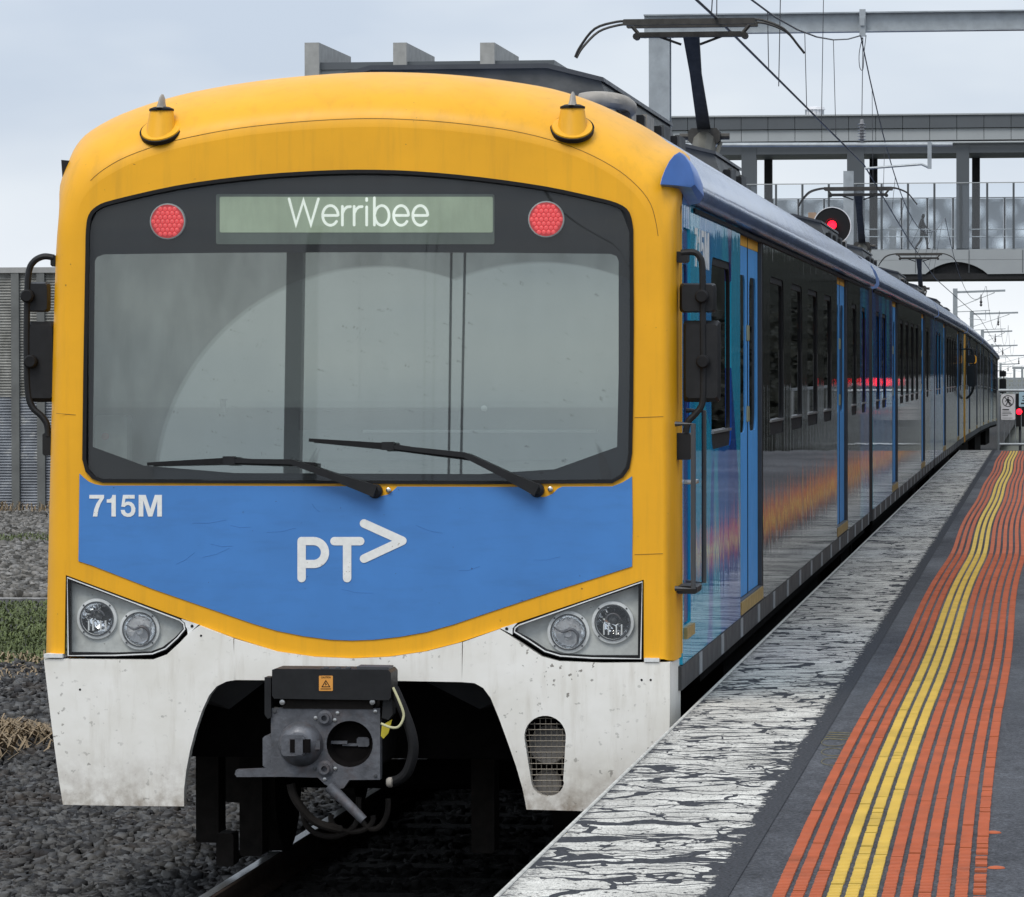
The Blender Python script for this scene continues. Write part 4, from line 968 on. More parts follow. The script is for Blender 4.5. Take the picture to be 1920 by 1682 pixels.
# apron returns along the car sides
for X, sgn, zs in ((AP(1256,1243).x, -1, 0), (AP(82,1237).x, 1, 0)):
    z1, z0 = AP(1256,1243).z, AP(1252,1523).z
    x2 = X+ (0.0 if sgn < 0 else 0.09)
    MB().loft([[(X,21.055,z1),(X+sgn*0.03,21.055,z1),(X+sgn*0.03+ (0.09 if sgn>0 else 0),21.055,z0),(x2,21.055,z0)],
               [(X,21.6,z1-0.02),(X+sgn*0.03,21.6,z1-0.02),(X+sgn*0.03+(0.09 if sgn>0 else 0),21.6,z0),(x2,21.6,z0)]], True, True).build('apron_return', M_WHT, c1)
MB().box(AP(83,1226).x, AP(118,1226).x, 20.97, 21.05, AP(83,1233).z, AP(83,1226).z).build('hinge_plate', M_RING, c1)
MB().box(AP(1208,1238).x, AP(1236,1238).x, 20.972, 21.05, AP(1208,1241).z, AP(1208,1234).z).build('hinge_plate', M_RING, c1)
for p in ((150,1293),(377,1192),(1203,1275),(1220,1275)):
    MB().lathe(AP(*p,0.0), (0,-1,0), [(0.006,0),(0.005,0.002)], 8).build('bolt_hole', M_RUB, a1_ if p[0] < 600 else a3_)
g = MB()
for q in range(14):
    y = 1347+q*10.6
    hw = 38*math.sqrt(max(0.05, 1-((1381-y)/39)**2)) if y < 1381 else 39-8*(y-1381)/82 if y < 1463 else 31*math.sqrt(max(0.02, 1-((y-1463)/31)**2))
    cx_ = 1022+5*(y-1381)/82 if y > 1381 else 1022
    g.tube([AP(cx_-hw, y, -0.02), AP(cx_+hw, y, -0.02)], 0.0022, 5)
for q in range(-3, 4):
    x = 1023+q*10.5
    g.tube([AP(x, 1345+abs(q)**2*2.3, -0.024), AP(x+3-q*1.2, 1494-abs(q)**2*4.5, -0.024)], 0.0022, 5)
M_HORN = mat('horn_grey', (0.16,0.15,0.14), 0.6, var=0.3)
vg = g.build('vent_grille', mat('grille_wire', (0.20,0.18,0.15), 0.5, 0.5), c1)
for (x, y, r) in ((1030,1398,0.10), (1028,1470,0.072)):
    MB().lathe(AP(x, y, -0.12), (0,-1,0.25), [(r,0.02),(r*0.95,0.035),(r*0.5,0.0),(r*0.2,-0.05)], 24).build('horn_bell', M_HORN, vg)
MB().box(AP(975,1400).x, AP(1070,1400).x, 21.2, 21.22, 0.44, 0.95).build('vent_back', M_UND, vg)
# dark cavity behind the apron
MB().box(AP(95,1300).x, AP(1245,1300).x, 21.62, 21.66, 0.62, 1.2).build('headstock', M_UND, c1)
MB().loft([[AP(348,1290,-0.10), AP(400,1276,-0.10), AP(500,1276,-0.10), AP(430,1330,-0.30)], [AP(348,1310,-0.5), AP(400,1276,-0.5), AP(500,1276,-0.5), AP(430,1330,-0.6)]], True, True).build('gusset', M_DGR, c1)
MB().loft([[AP(985,1290,-0.10), AP(920,1282,-0.10), AP(800,1279,-0.10), AP(900,1330,-0.30)], [AP(985,1310,-0.5), AP(920,1282,-0.5), AP(800,1279,-0.5), AP(900,1330,-0.6)]], True, True).build('gusset', M_DGR, c1)
for x, yy0, yy1 in ((388,1400,1580), (470,1440,1620), (905,1420,1600)):
    p, q = AY(x, yy0, 22.1), AY(x, yy1, 22.1)
    MB().bevbox(p.x-0.06, p.x+0.06, 22.1, 22.3, max(q.z,0.06), 0.9, 0.01).build('guard_iron', M_UND2, c1)
p = AY(425,1620,21.75)
MB().bevbox(p.x-0.045, p.x+0.045, 21.7, 21.85, 0.05, 0.22, 0.01).build('sand_pipe', M_UND2, c1)

# coupler
CYF = 20.62
def CP(px, py, off=0.0): return AY(px, py, CYF-off)
plate_o = [(508,1328),(712.5,1328),(712.5,1462),(655,1462.5),(644,1478),(628,1480),(608,1470),(596,1458),(530,1456.5),(444,1457),(440,1452),(442,1444),(494,1442),(504,1438),(508,1430)]
sock = circ(655.5,1395,43.5,32)
cpl = MB().plate([[CP(*p) for p in plate_o], [CP(*p) for p in sock]], (0,0.07,0)).build('coupler', M_STL, c1, label='grey steel automatic coupler under the nose')
cc = CP(564,1395)
k = 1/395.0
MB().lathe(cc, (0,-1,0), [(43*k,-0.02),(43*k,0.010),(41*k,0.028),(35*k,0.055),(27*k,0.072),(24*k,0.075)], 32).build('coupler_cone', M_STL, cpl)
MB().bevbox(cc.x-31*k, cc.x+14*k, cc.y-0.098, cc.y-0.05, cc.z-20*k, cc.z+20*k, 0.012).build('cone_boss', M_STL, cpl)
MB().box(cc.x-14*k, cc.x+24*k, cc.y-0.101, cc.y-0.06, cc.z-13*k, cc.z+12*k).build('cone_slot', M_UND, cpl)
MB().bevbox(cc.x-4*k, cc.x+11*k, cc.y-0.108, cc.y-0.06, cc.z-17*k, cc.z+16*k, 0.006).build('coupler_hook', M_STL, cpl)
MB().box(cc.x+24*k, cc.x+41*k, cc.y-0.06, cc.y-0.02, cc.z-8*k, cc.z+8*k).build('cone_slot', M_STL, cpl)
sc_ = CP(655.5,1395)
MB().lathe(sc_, (0,1,0), [(43.4*k,0.0),(41*k,0.03),(30*k,0.16),(1*k,0.17)], 32, False).build('coupler_socket', M_UND, cpl)
MB().box(sc_.x-43*k, sc_.x-8*k, sc_.y+0.05, sc_.y+0.08, sc_.z-2*k, sc_.z+4*k).build('coupler_link', M_STL, cpl)
MB().bevbox(sc_.x+10*k, sc_.x+34*k, sc_.y+0.06, sc_.y+0.12, sc_.z-7*k, sc_.z+11*k, 0.008).build('coupler_link', M_STL, cpl)
MB().box(sc_.x-18*k, sc_.x+10*k, sc_.y+0.06, sc_.y+0.085, sc_.z-6*k, sc_.z-1*k).build('coupler_link', M_STL, cpl)
for (x, y, r) in ((609.5,1346,10), (609.5,1441,10.5)):
    c = CP(x, y)
    MB().lathe(c, (0,-1,0), [(r*1.5*k,0),(r*1.5*k,0.008),(r*k,0.012),(r*k,0.03),(r*0.55*k,0.03),(r*0.5*k,0.005)], 20).build('air_port', M_STL, cpl)
for (x, y) in ((515,1334),(633,1337),(590,1441),(629,1441),(609,1461),(704,1455),(592,1346),(628,1350),(704,1334)):
    MB().lathe(CP(x, y), (0,-1,0), [(0.010,0),(0.009,0.006),(0.004,0.007)], 10).build('bolt', M_DGR if (x+y) % 2 else M_STB, cpl)
MB().tube([CP(617,1474,0.01), CP(650,1506,0.02), CP(682,1538,0.03)], [0.030,0.026,0.024], 12).build('release_lever', M_STL, cpl)
MB().bevbox(CP(520,1340).x, CP(700,1340).x, CYF+0.07, CYF+0.75, CP(600,1450).z, CP(600,1340).z, 0.03).build('coupler_body', M_UND, cpl)
MB().tube([CP(610,1395,-0.6), CP(640,1385,-1.6)], 0.11, 12).build('drawbar', M_UND, cpl)
eh = [(510,1256),(516,1254),(728,1256),(733,1262),(733,1308),(728,1313),(640,1312),(514,1310),(510,1304)]
ehd = MB().plate([[CP(*p, 0.05) for p in eh]], (0,0.22,0)).build('electric_head', M_BLK, c1, label='black electrical coupling box above the coupler')
MB().plate([[CP(*p, 0.02) for p in [(496,1270),(508,1270),(508,1345),(502,1348),(496,1340)]]], (0,0.1,0)).build('side_bracket', M_BLK, ehd)
MB().plate([[CP(*p, 0.02) for p in [(721,1268),(735,1272),(736,1340),(728,1350),(716,1346)]]], (0,0.1,0)).build('side_bracket', M_BLK, ehd)
MB().plate([[CP(*p, 0.03) for p in [(668,1250),(729,1251),(729,1257),(668,1256)]]], (0,0.15,0)).build('box_lid', M_DGR, ehd)
for x in (612, 634, 653):
    MB().lathe(CP(x,1254,0.03), (0,0,1), [(0.014,-0.01),(0.014,0.006),(0.008,0.010)], 10).build('bolt', M_DGR, ehd)
MB().bevbox(CP(604,1250).x, CP(656,1250).x, CYF-0.045, CYF, CP(600,1255).z, CP(600,1252).z, 0.002).build('strap', M_DGR, ehd)
for x in (529, 698):
    MB().lathe(CP(x,1317,0.03), (0,-1,0), [(0.013,-0.03),(0.013,0.0),(0.007,0.001)], 12).build('guide_pin', M_STB, ehd)
MB().bevbox(CP(530,1318).x, CP(700,1318).x, CYF-0.005, CYF+0.2, CP(600,1329).z, CP(600,1312).z, 0.004).build('hinge_block', M_UND2, ehd)
stk = MB().plate([[CP(*p, 0.0525) for p in rrect(598,1267,624,1295.5,1.5)]], (0,0.002,0)).build('warning_sticker', M_ORG, ehd)
m = MB()
tri_o = [(611,1274.5),(619.5,1288.5),(602.5,1288.5)]; tri_i = [(611,1277.5),(617,1287),(605,1287)]
m.plate([[CP(*p,0.0535) for p in tri_o],[CP(*p,0.0535) for p in tri_i]])
m.plate([[CP(*p,0.0535) for p in [(611.5,1279),(609,1283.3),(610.8,1283.3),(610,1286.3),(613,1282.2),(611.2,1282.2)]]])
m.plate([[CP(*p,0.0535) for p in [(601,1291),(621,1291),(621,1292.4),(601,1292.4)]]])
v_, f_ = text_geo('CAUTION', 0.02)
m.add([CP(602+18*a, 1271.8-3.6*b, 0.0535) for a, b in v_], f_)
m.build('sticker_print', M_RUB, ehd, smooth=0)
MB().tube(catmull([CP(738,1291,0.0), CP(752,1322,0.02), CP(770,1370,0.03), CP(775,1408,0.03), CP(765,1445,0.02), CP(748,1462,0.0), CP(729,1467,-0.03)], 5), 0.026, 12).build('air_hose', M_RUB, cpl)
MB().lathe(CP(729,1467,0.0), (1,0,0), [(0.018,-0.01),(0.025,0.0),(0.025,0.015),(0.018,0.02)], 14).build('hose_clamp', M_BEI, cpl)
MB().tube(catmull([CP(737,1289,0.05), CP(750,1318,0.06), CP(757,1342,0.06), CP(748,1362,0.07), CP(733,1364,0.07), CP(715,1357,0.05)], 5), 0.0065, 8).build('cable', M_CBL, cpl)
MB().plate([[CP(*p,0.01) for p in [(716,1360),(735,1349),(728,1375),(719,1385),(714,1380)]]], (0,0.01,0)).build('yellow_tag', M_TYE, cpl)
for (cx_, cy_, rx, ry) in ((620,1545,52,42), (700,1525,28,48), (660,1552,40,26)):
    MB().tube([CP(cx_+rx*math.cos(a), cy_+ry*math.sin(a)-18, -0.2) for a in np.linspace(-0.2, 3.4, 16)], 0.014, 8).build('hose_loop', M_UND2, cpl)
MB().tube(catmull([CP(545,1470,-0.1), CP(555,1500,-0.1), CP(590,1540,-0.12), CP(640,1556,-0.15)], 5), 0.022, 8).build('hose_loop', M_UND2, cpl)
MB().bevbox(CP(491,1380).x, CP(508,1380).x, CYF+0.02, CYF+0.3, CP(500,1440).z, CP(500,1381).z, 0.01).build('latch_block', M_STL, cpl)

# roof beacons
for (cx_, cy_) in ((302,236), (1073,232)):
    base = AY(cx_, cy_, 21.42 if 1 else 0)
    # find the dome depth under that pixel from the loft rings
    best = None
    for r in rings:
        for q in r:
            d = q-EYE; c = ROT.transposed() @ d; sx, sy = CX+FPX*c.x/c.z, CY+FPX*c.y/c.z
            e = (sx-cx_)**2+(sy-(cy_+8))**2
            if best is None or e < best[0]: best = (e, q.y)
    Yb = best[1]
    c = AY(cx_, cy_+8, Yb)
    tilt = Vector((0.10 if cx_ > 600 else -0.10, -0.75, 1)).normalized()
    K = 1/385.0
    am = MB().lathe(c, tilt, [(41*K,-0.02),(42*K,0.003),(40*K,0.006),(39.5*K,-0.004)], 32).build('antenna_mount', M_RUB, c1)
    MB().lathe(c, tilt, [(40*K,-0.01),(38*K,0.010),(30*K,0.014)], 32).build('mount_plate', M_YEL, am)
    s0 = c+Vector((0,0.0,0.0))
    MB().loft([[s0+Vector((r*1.0*math.cos(a), r*0.9*math.sin(a)+dy, z)) for a in np.linspace(0, 2*math.pi, 20)[:-1]] for r, z, dy in
               ((33*K,-0.045,0.0), (29*K,-0.01,0.0), (25*K,0.06,0.01), (22.5*K,0.100,0.015))], True, True).build('mount_cone', M_YEL, am)
    t0 = s0+Vector((0,0.015,0.102))
    MB().lathe(t0, (0,0,1), [(24*K,-0.006),(24*K,0.004),(15*K,0.014)], 20).build('mount_cap', M_RUB, am)
    MB().loft([[t0+Vector((r*math.cos(a)*0.5*1.2, r*math.sin(a)*2.2+dy, z)) for a in np.linspace(0, 2*math.pi, 14)[:-1]] for r, z, dy in
               ((9*K*1.6,0.008,0.0), (8*K*1.3,0.03,0.005), (6.5*K*1.2,0.06,0.015), (3*K,0.078,0.02))], True, True).build('antenna_fin', M_BEI, am)
# corner lamp housing at the top left
c = AY(122, 322, 21.35)
cl_ = MB().loft([[c+Vector((-0.02,0,0.06)), c+Vector((0.03,0,0.055)), c+Vector((0.0,0,-0.06)), c+Vector((-0.012,0,-0.06))],
                 [c+Vector((-0.02,0.2,0.06)), c+Vector((0.03,0.2,0.055)), c+Vector((0.0,0.2,-0.06)), c+Vector((-0.012,0.2,-0.06))]], True, True).build('side_camera_housing', M_BLK, c1)

# mirrors
def mirror(path, Yd, heads, brackets, lab):
    pts = catmull([AY(a, b, Yd) for a, b in path], 6)
    mr = MB().tube(pts, 0.0165, 10).build('mirror_arm', M_BLK, c1, label=lab)
    for (x0, y0, x1, y1, piv) in heads:
        loops = []
        pl = [(x0+5,y0),(x1-5,y0),(x1-1,y0+3),(x1,y0+9),(x1,y1-9),(x1-1,y1-3),(x1-5,y1),(x0+5,y1),(x0+1,y1-3),(x0,y1-9),(x0,y0+9),(x0+1,y0+3)]
        f = [AY(a, b, Yd+0.03) for a, b in pl]; cx_, cy_ = (x0+x1)/2, (y0+y1)/2
        fr = [AY(cx_+(a-cx_)*0.86, cy_+(b-cy_)*0.90, Yd-0.005) for a, b in pl]
        bkk = [p+Vector((0,0.05,0)) for p in f]
        hd = MB().loft([fr, f, bkk], True, True).build('mirror_head', M_BLK, mr)
        MB().plate([[p+Vector((0,0.053,0)) for p in fr]], (0,0.002,0)).build('mirror_glass', M_CHR, mr)
        c = AY(piv[0], piv[1], Yd-0.02)
        MB().lathe(c, (0,-1,0), [(0.034,-0.04),(0.034,0.02),(0.026,0.03)], 16).build('mirror_pivot', M_RUB, mr)
    for (x0, y0, x1, y1) in brackets:
        a, b2 = AY(x0, y0, Yd+0.02), AY(x1, y1, Yd+0.02)
        MB().bevbox(a.x, b2.x, Yd-0.01, Yd+0.12, b2.z, a.z, 0.008).build('mirror_bracket', M_BLK, mr)
mirror([(101,483),(82,481),(64,490),(54,510),(51,560),(50,650),(52,730),(60,762),(78,780),(88,796),(90,818)], 21.22,
       [(46,529,91,585,(52,555)), (52,603,102,754,(58,678))], [(97,479,108,500),(82,812,99,854)], 'black mirror arm on the far side of the cab')
mirror([(1277,474),(1300,473),(1312,482),(1317,505),(1318,600),(1319,700),(1317,755),(1304,776),(1291,790),(1286,812)], 21.22,
       [(1274,531,1342,586,(1316,556)), (1281,601,1350,754,(1318,678))], [(1266,472,1290,492),(1265,812,1296,862)], 'black mirror arm on the platform side of the cab')
# grab rails
for xx, t0, t1 in ((1300,795,1104), (1320,770,1092)):
    p, q = AX(xx, t0, -1.705), AX(xx, t1, -1.705)
    rl = MB().tube([p+Vector((-0.09,0.02,0.0)), p, q, q+Vector((-0.09,0.02,0))], 0.013, 8).build('grab_rail', M_DGR, c1)
a = AX(1278, 1105, -1.78); MB().bevbox(-1.80, -1.70, a.y-0.05, a.y+0.25, a.z-0.02, a.z+0.02, 0.008).build('cab_step', M_BLK, c1)

# roof box, horn pod
def acbox(root, ya, yb, cx=TX-0.05):
    pr_ = [(-0.95,3.85),(-0.82,4.24),(-0.5,4.32),(0.5,4.32),(0.82,4.24),(0.95,3.85)]
    b = MB().loft([[(cx+a, y, z) for a, z in pr_] for y in (ya, yb)], True, True).build('air_conditioner', M_AC, root)
    e = [(-0.84,4.236),(-0.51,4.318),(0.51,4.318),(0.84,4.236),(0.835,4.262),(0.515,4.345),(-0.515,4.345),(-0.835,4.262)]
    MB().loft([[(cx+a, y, z) for a, z in e] for y in (ya-0.03, yb+0.02)], True, True).build('box_lid', M_DGR, b)
    for y in np.arange(ya+0.4, yb, 1.2):
        MB().bevbox(cx+0.86, cx+0.92, y, y+0.09, 4.04, 4.14, 0.008).build('lifting_lug', M_BLK, b)
        MB().box(cx+0.865, cx+0.895, y+0.45, y+0.95, 4.02, 4.17).build('box_panel', M_BEI if int(y*3) % 3 == 0 else M_AC, b)
acbox(c1, 24.7, 29.3)
hp = catmull([AY(1086,191,23.0), AY(1110,187,23.0), AY(1145,188,23.1), AY(1172,196,23.2), AY(1180,208,23.3)], 4)
MB().tube(hp, [0.03]+[0.045]*(len(hp)-4)+[0.05,0.045,0.03], 12).build('horn_pod', M_BEI, c1)
c = AY(1160, 205, 23.2); MB().box(c.x-0.08, c.x+0.06, 23.15, 23.3, c.z-0.12, c.z-0.02).build('pod_bracket', M_BLK, c1)

# pantograph
def pantograph(root, Yp, zc_, cxp, halfw):
    k = halfw/0.95
    h = zc_
    pn = MB(); pn2 = MB()
    for dy in (-0.16, 0.16):
        pn.tube(catmull([(cxp-0.98*k,Yp+dy*0.3,h-0.29),(cxp-0.93*k,Yp+dy*0.5,h-0.20),(cxp-0.80*k,Yp+dy,h-0.06),(cxp-0.62*k,Yp+dy,h-0.005),(cxp-0.5*k,Yp+dy,h)], 4), 0.011, 6)
        pn2.tube(catmull([(cxp+0.5*k,Yp+dy,h),(cxp+0.62*k,Yp+dy,h-0.005),(cxp+0.80*k,Yp+dy,h-0.08),(cxp+0.92*k,Yp+dy*0.5,h-0.22),(cxp+0.96*k,Yp+dy*0.3,h-0.27)], 4), 0.011, 6)
    pn.build('pantograph_horn', M_PAN, root); pn2.build('pantograph_horn', M_PAN, root)
    p = MB()
    for dy in (-0.16, 0.16): p.bevbox(cxp-0.56*k, cxp+0.56*k, Yp+dy-0.03, Yp+dy+0.03, h-0.035, h+0.015, 0.008)
    pt = p.build('pantograph_head', M_PAN, root)
    q = MB(); q.bevbox(cxp-0.44*k, cxp+0.44*k, Yp-0.04, Yp+0.04, h-0.13, h-0.085, 0.012)
    for s in (-1, 1):
        q.tube([(cxp+s*0.44*k,Yp,h-0.10),(cxp+s*0.50*k,Yp,h-0.03)], 0.018, 6); q.tube([(cxp+s*0.08,Yp,h-0.19),(cxp+s*0.3*k,Yp,h-0.11)], 0.012, 6)
    for s in (-1, 1): q.lathe((cxp+s*0.46*k,Yp-0.05,h-0.12), (0,1,0), [(0.03,0),(0.03,0.1)], 10)
    q.build('head_crossbar', M_PAN, pt)
    yb = Yp+1.5; zk = 4.66
    u = MB(); u.loft([[(cxp+s*wd, y, z) for s in (-1,1) for _ in (0,)]+[(cxp+wd, y+0.07, z),(cxp-wd, y+0.07, z)] for wd, y, z in ((0.07,Yp,h-0.10),(0.05,Yp+0.5,h-0.4),(0.06,yb,zk))], True, True)
    u.build('upper_arm', M_PAN, root)
    kn = MB(); kn.bevbox(cxp-0.14, cxp+0.14, yb-0.08, yb+0.08, zk-0.09, zk+0.05, 0.03); kn.tube([(cxp-0.22,yb,zk-0.02),(cxp+0.22,yb,zk-0.02)], 0.03, 8)
    kn.build('knuckle', M_PAN, root)
    l = MB(); l.tube([(cxp,yb,zk-0.05),(cxp-0.02,yb-0.55,zk-0.45),(cxp-0.03,yb-1.0,3.95)], [0.11,0.085,0.10], 10)
    l.tube([(cxp+0.14,yb,zk-0.08),(cxp+0.02,yb-0.9,4.0)], 0.02, 6)
    l.build('lower_arm', mat('pantograph_olive', (0.12,0.115,0.095), 0.6, var=0.3), root)
    b = MB(); b.bevbox(cxp-0.5, cxp+0.5, yb-1.3, yb-0.7, 3.98, 4.08, 0.02)
    for s in (-1, 1):
        b.lathe((cxp+s*0.45,yb-1.0,3.85), (0,0,1), [(0.05,0),(0.07,0.03),(0.05,0.05),(0.07,0.08),(0.05,0.13)], 12)
    b.build('pantograph_base', M_PAN, root)
pantograph(c1, 36.6, 5.53, -2.985, 0.95)

# roof extras far on car 1
acbox(c1, 33.2, 36.0)

# ---- cars 2 to 6
cars = [(45.50, 70.75, 'second'), (71.25, 97.0, 'third'), (97.6, 121.0, 'fourth'), (121.5, 144.0, 'fifth'), (144.5, 166.0, 'last')]
LAB = {'second': 'second train car, joined behind the nearest car by a dark gap', 'third': 'third train car, just before the pair of cabs coupled together',
       'fourth': 'fourth train car, beginning behind the thin yellow cab edge', 'fifth': 'fifth train car, second from the far end of the train',
       'last': 'last train car at the far end with black mirrors sticking out'}
for (ya, yb, nm) in cars:
    r = thing('train_car', LAB[nm], 'train car', (TX, ya, 0), 'cars of the six-car train')
    L = yb-ya
    d1, d2 = ya+L*0.27, ya+L*0.75
    ds = [(d1-1.0, d1+1.0), (d2-1.0, d2+1.0)]
    ws_ = [(ya+0.9, ya+2.0), (ya+2.6, ya+3.9)] if L > 5 else []
    y = d1+1.7
    while y+1.4 < d2-1.4: ws_.append((y, y+1.35)); y += 2.2
    ws_ += [(d2+1.7, d2+2.9), (d2+3.5, d2+4.7)]
    bl = [(ya, d1-1.0), (yb-2.2, yb)]
    if nm in ('fourth', 'fifth'): bl = [(ya, ya+0.3)]
    car(r, ya, yb, ds, ws_, bl)
    bogie(r, ya+3.2); bogie(r, yb-3.2)
    acbox(r, ya+3.5, ya+7.5); acbox(r, ya+14.5, ya+18)
    if nm in ('third', 'fourth'):
        e0, e1 = (yb-0.35, yb-0.003) if nm == 'third' else (ya+0.003, ya+0.35)
        MB().box(XS+0.001, XS+0.010, e0, e1, 0.98, 3.40).build('cab_edge', M_YEL, r)
        ym_ = yb-0.5 if nm == 'third' else ya+0.3
        mm = MB().tube(catmull([(XS,ym_,3.05),(XS+0.14,ym_,3.06),(XS+0.2,ym_,2.95),(XS+0.2,ym_,2.2),(XS+0.05,ym_,1.95)], 4), 0.02, 6).build('mirror_arm', M_BLK, r)
        MB().bevbox(XS+0.08, XS+0.26, ym_-0.03, ym_+0.06, 2.74, 2.92, 0.03).build('mirror_head', M_BLK if nm == 'third' else M_YEL, mm)
        MB().bevbox(XS+0.08, XS+0.26, ym_-0.03, ym_+0.06, 2.22, 2.68, 0.03).build('mirror_head', M_BLK, mm)
    if nm == 'last':
        mm = MB().tube([(XS,yb-0.3,3.0),(XS+0.22,yb-0.3,3.02),(XS+0.25,yb-0.3,2.2),(XS+0.05,yb-0.3,2.0)], 0.02, 6).build('mirror_arm', M_BLK, r)
        MB().bevbox(XS+0.06, XS+0.32, yb-0.35, yb-0.25, 2.78, 3.0, 0.03).build('mirror_head', M_BLK, mm)
        MB().bevbox(XS+0.06, XS+0.32, yb-0.35, yb-0.25, 2.15, 2.70, 0.03).build('mirror_head', M_BLK, mm)
    if nm == 'third': pantograph(r, 71.2, 5.55, -3.05, 0.95)
    if nm == 'fourth': pantograph(r, 105.5, 5.45, -3.05, 0.95)
    z0_, z1_ = zdrop(ya), zdrop(yb)
    r.location.z = z0_; r.rotation_euler.x = math.atan2(z1_-z0_, L)
# bellows between the cars
ends = [44.60]+[c[1] for c in cars]
for k, (a, b) in enumerate(zip(ends[:-1], [c[0] for c in cars])):
    if k == 2: continue
    rg = [[(TX+p, y, q+zdrop(a)) for p, q in ((-1.46,1.0),(1.498,1.0),(1.498,3.42),(1.25,3.7),(0.6,3.95),(-0.6,3.95),(-1.25,3.7),(-1.46,3.42))] for y in (a-0.01, b+0.01)]
    tag(MB().loft(rg, True).build('gangway_bellows', M_RUB), 'black gangway bellows between the %s cars' % ('nearest and second', 'second and third', '', 'fourth and fifth', 'fifth and last')[k], 'bellows', 'gangway bellows')

# ================================================================== OVERHEAD LINE
GY = 64.0
def ibeam_post(name, x, y, z0, z1, w_, label, group):
    m = MB()
    t = 0.02
    m.box(x-w_/2, x+w_/2, y-w_/2, y-w_/2+t, z0, z1); m.box(x-w_/2, x+w_/2, y+w_/2-t, y+w_/2, z0, z1); m.box(x-t/2, x+t/2, y-w_/2+t, y+w_/2-t, z0, z1)
    return tag(m.build(name, M_GAL, smooth=0), label, 'mast', group)
ga = thing('gantry', 'galvanised steel gantry beam and post over the near track', 'gantry', (-5.68, GY, 0))
pa, pb = AY(1218, 62, GY), AY(1257, 62, GY)
m = MB(); t = 0.018
m.box(pa.x, pb.x, GY-0.15, GY-0.15+t, -0.4, pa.z-0.03); m.box(pa.x, pb.x, GY+0.13, GY+0.15, -0.4, pa.z-0.03); m.box(pa.x+0.13, pa.x+0.15, GY-0.13, GY+0.13, -0.4, pa.z-0.03)
m.build('post', M_GAL, ga, smooth=0)
bz0, bz1 = AY(1300, 64, GY).z, AY(1300, 27, GY).z
x0 = AY(1208, 40, GY).x
m = MB(); m.box(x0, 9.0, GY-0.012, GY+0.012, bz0+0.02, bz1-0.02); m.box(x0, 9.0, GY-0.12, GY+0.12, bz0, bz0+0.02); m.box(x0, 9.0, GY-0.12, GY+0.12, bz1-0.02, bz1)
m.build('beam', M_GAL, ga, smooth=0)
m = MB(); m.box(pa.x-0.08, pb.x+0.08, GY-0.2, GY+0.2, pa.z-0.028, bz0-0.002); m.build('cap_plate', M_GAL, ga)
for x in (pa.x-0.05, pb.x+0.05):
    MB().lathe((x, GY-0.16, pa.z-0.05), (0,0,-1), [(0.02,-0.02),(0.02,0.04)], 8).build('bolt', M_GAL, ga)
hx = AY(1618, 45, GY)
m = MB(); m.box(hx.x-0.045, hx.x+0.045, GY-0.17, GY-0.125, AY(1618,70,GY).z, AY(1618,19,GY).z); m.box(hx.x-0.03, hx.x+0.03, GY-0.2, GY-0.17, AY(1618,50,GY).z, AY(1618,35,GY).z)
m.build('hanger_clamp', M_GAL, ga)
# registration pipe with drop bracket and steady arm
rp0, rp1 = AY(1240, 272, GY), AY(1786, 271, GY)
rp = MB().tube([rp0, rp1], 0.034, 10).build('registration_pipe', M_GAL, ga)
a, b2 = AY(1743, 272, GY), AY(1743, 317, GY)
MB().box(a.x-0.03, a.x+0.03, GY-0.06, GY-0.035, b2.z, a.z+0.05).build('drop_bracket', M_GAL, rp)
MB().tube([AY(1743,315,GY), AY(1728,308,GY), AY(1715,309,GY), AY(1622,316,GY)], 0.018, 8).build('steady_arm', M_GAL, rp)
ins = MB(); ic_ = AY(1616, 245, GY)
ins.lathe((ic_.x, GY, ic_.z), (0,0,1), [(0.02,-0.17)]+[(r, -0.14+0.045*k2+dz) for k2 in range(6) for r, dz in ((0.03,0),(0.07,0.012),(0.03,0.02))]+[(0.02,0.17)], 12)
ins.build('insulator', mat('insulator_grey', (0.25,0.25,0.26), 0.3), rp)
MB().tube([(ic_.x, GY, ic_.z+0.17), (hx.x, GY, hx.z-0.2)], 0.006, 5).build('hanger_wire', M_WIRE, rp)
def wire(pts, r, label, m=M_WIRE, group='overhead wires'):
    return tag(MB().tube(pts, r, 6).build('overhead_wire', m), label, 'wire', group)
# contact wire: zigzag over the pantographs
cw = [(-3.3, -20, 5.55), (-2.95, 20, 5.55), (-2.75, 37, 5.55), (-2.66, 64, 5.60), (-3.1, 100, 5.5), (-3.3, 132, 5.3), (-3.0, 200, 4.9), (-3.3, 290, 4.2), (-3.1, 420, 3.0)]
wire(cw, 0.012, 'taut contact wire sloping down over the pantographs')
# messenger wire with its sag
def mess(y):
    sup = [-4, 64, 132, 215, 288, 352, 420]
    for a, b in zip(sup[:-1], sup[1:]):
        if a <= y <= b:
            t = (y-a)/(b-a); top = 7.5-max(0, y-64)*0.0050; zmid = np.interp((a+b)/2, [c[1] for c in cw], [c[2] for c in cw])+0.35
            s = (2*t-1)**2; return zmid+(top-zmid)*s
    return 7
def messx(y): return float(np.interp(y, [c[1] for c in cw], [c[0] for c in cw]))*0.5+(-2.75)*0.5
CAT = wire([(messx(y), y, mess(y)) for y in np.arange(20, 420, 4.0)], 0.010, 'sagging catenary wire with droppers, hung from the gantry clamp')
for y in list(np.arange(30, 130, 6.5)):
    if abs(y-64) < 2: continue
    a = Vector((messx(y), y, mess(y))); zc_ = float(np.interp(y, [c[1] for c in cw], [c[2] for c in cw])); xc_ = float(np.interp(y, [c[1] for c in cw], [c[0] for c in cw]))
    MB().tube([a, (xc_, y, zc_)], 0.0045, 4).build('dropper_wire', M_WIRE, CAT)
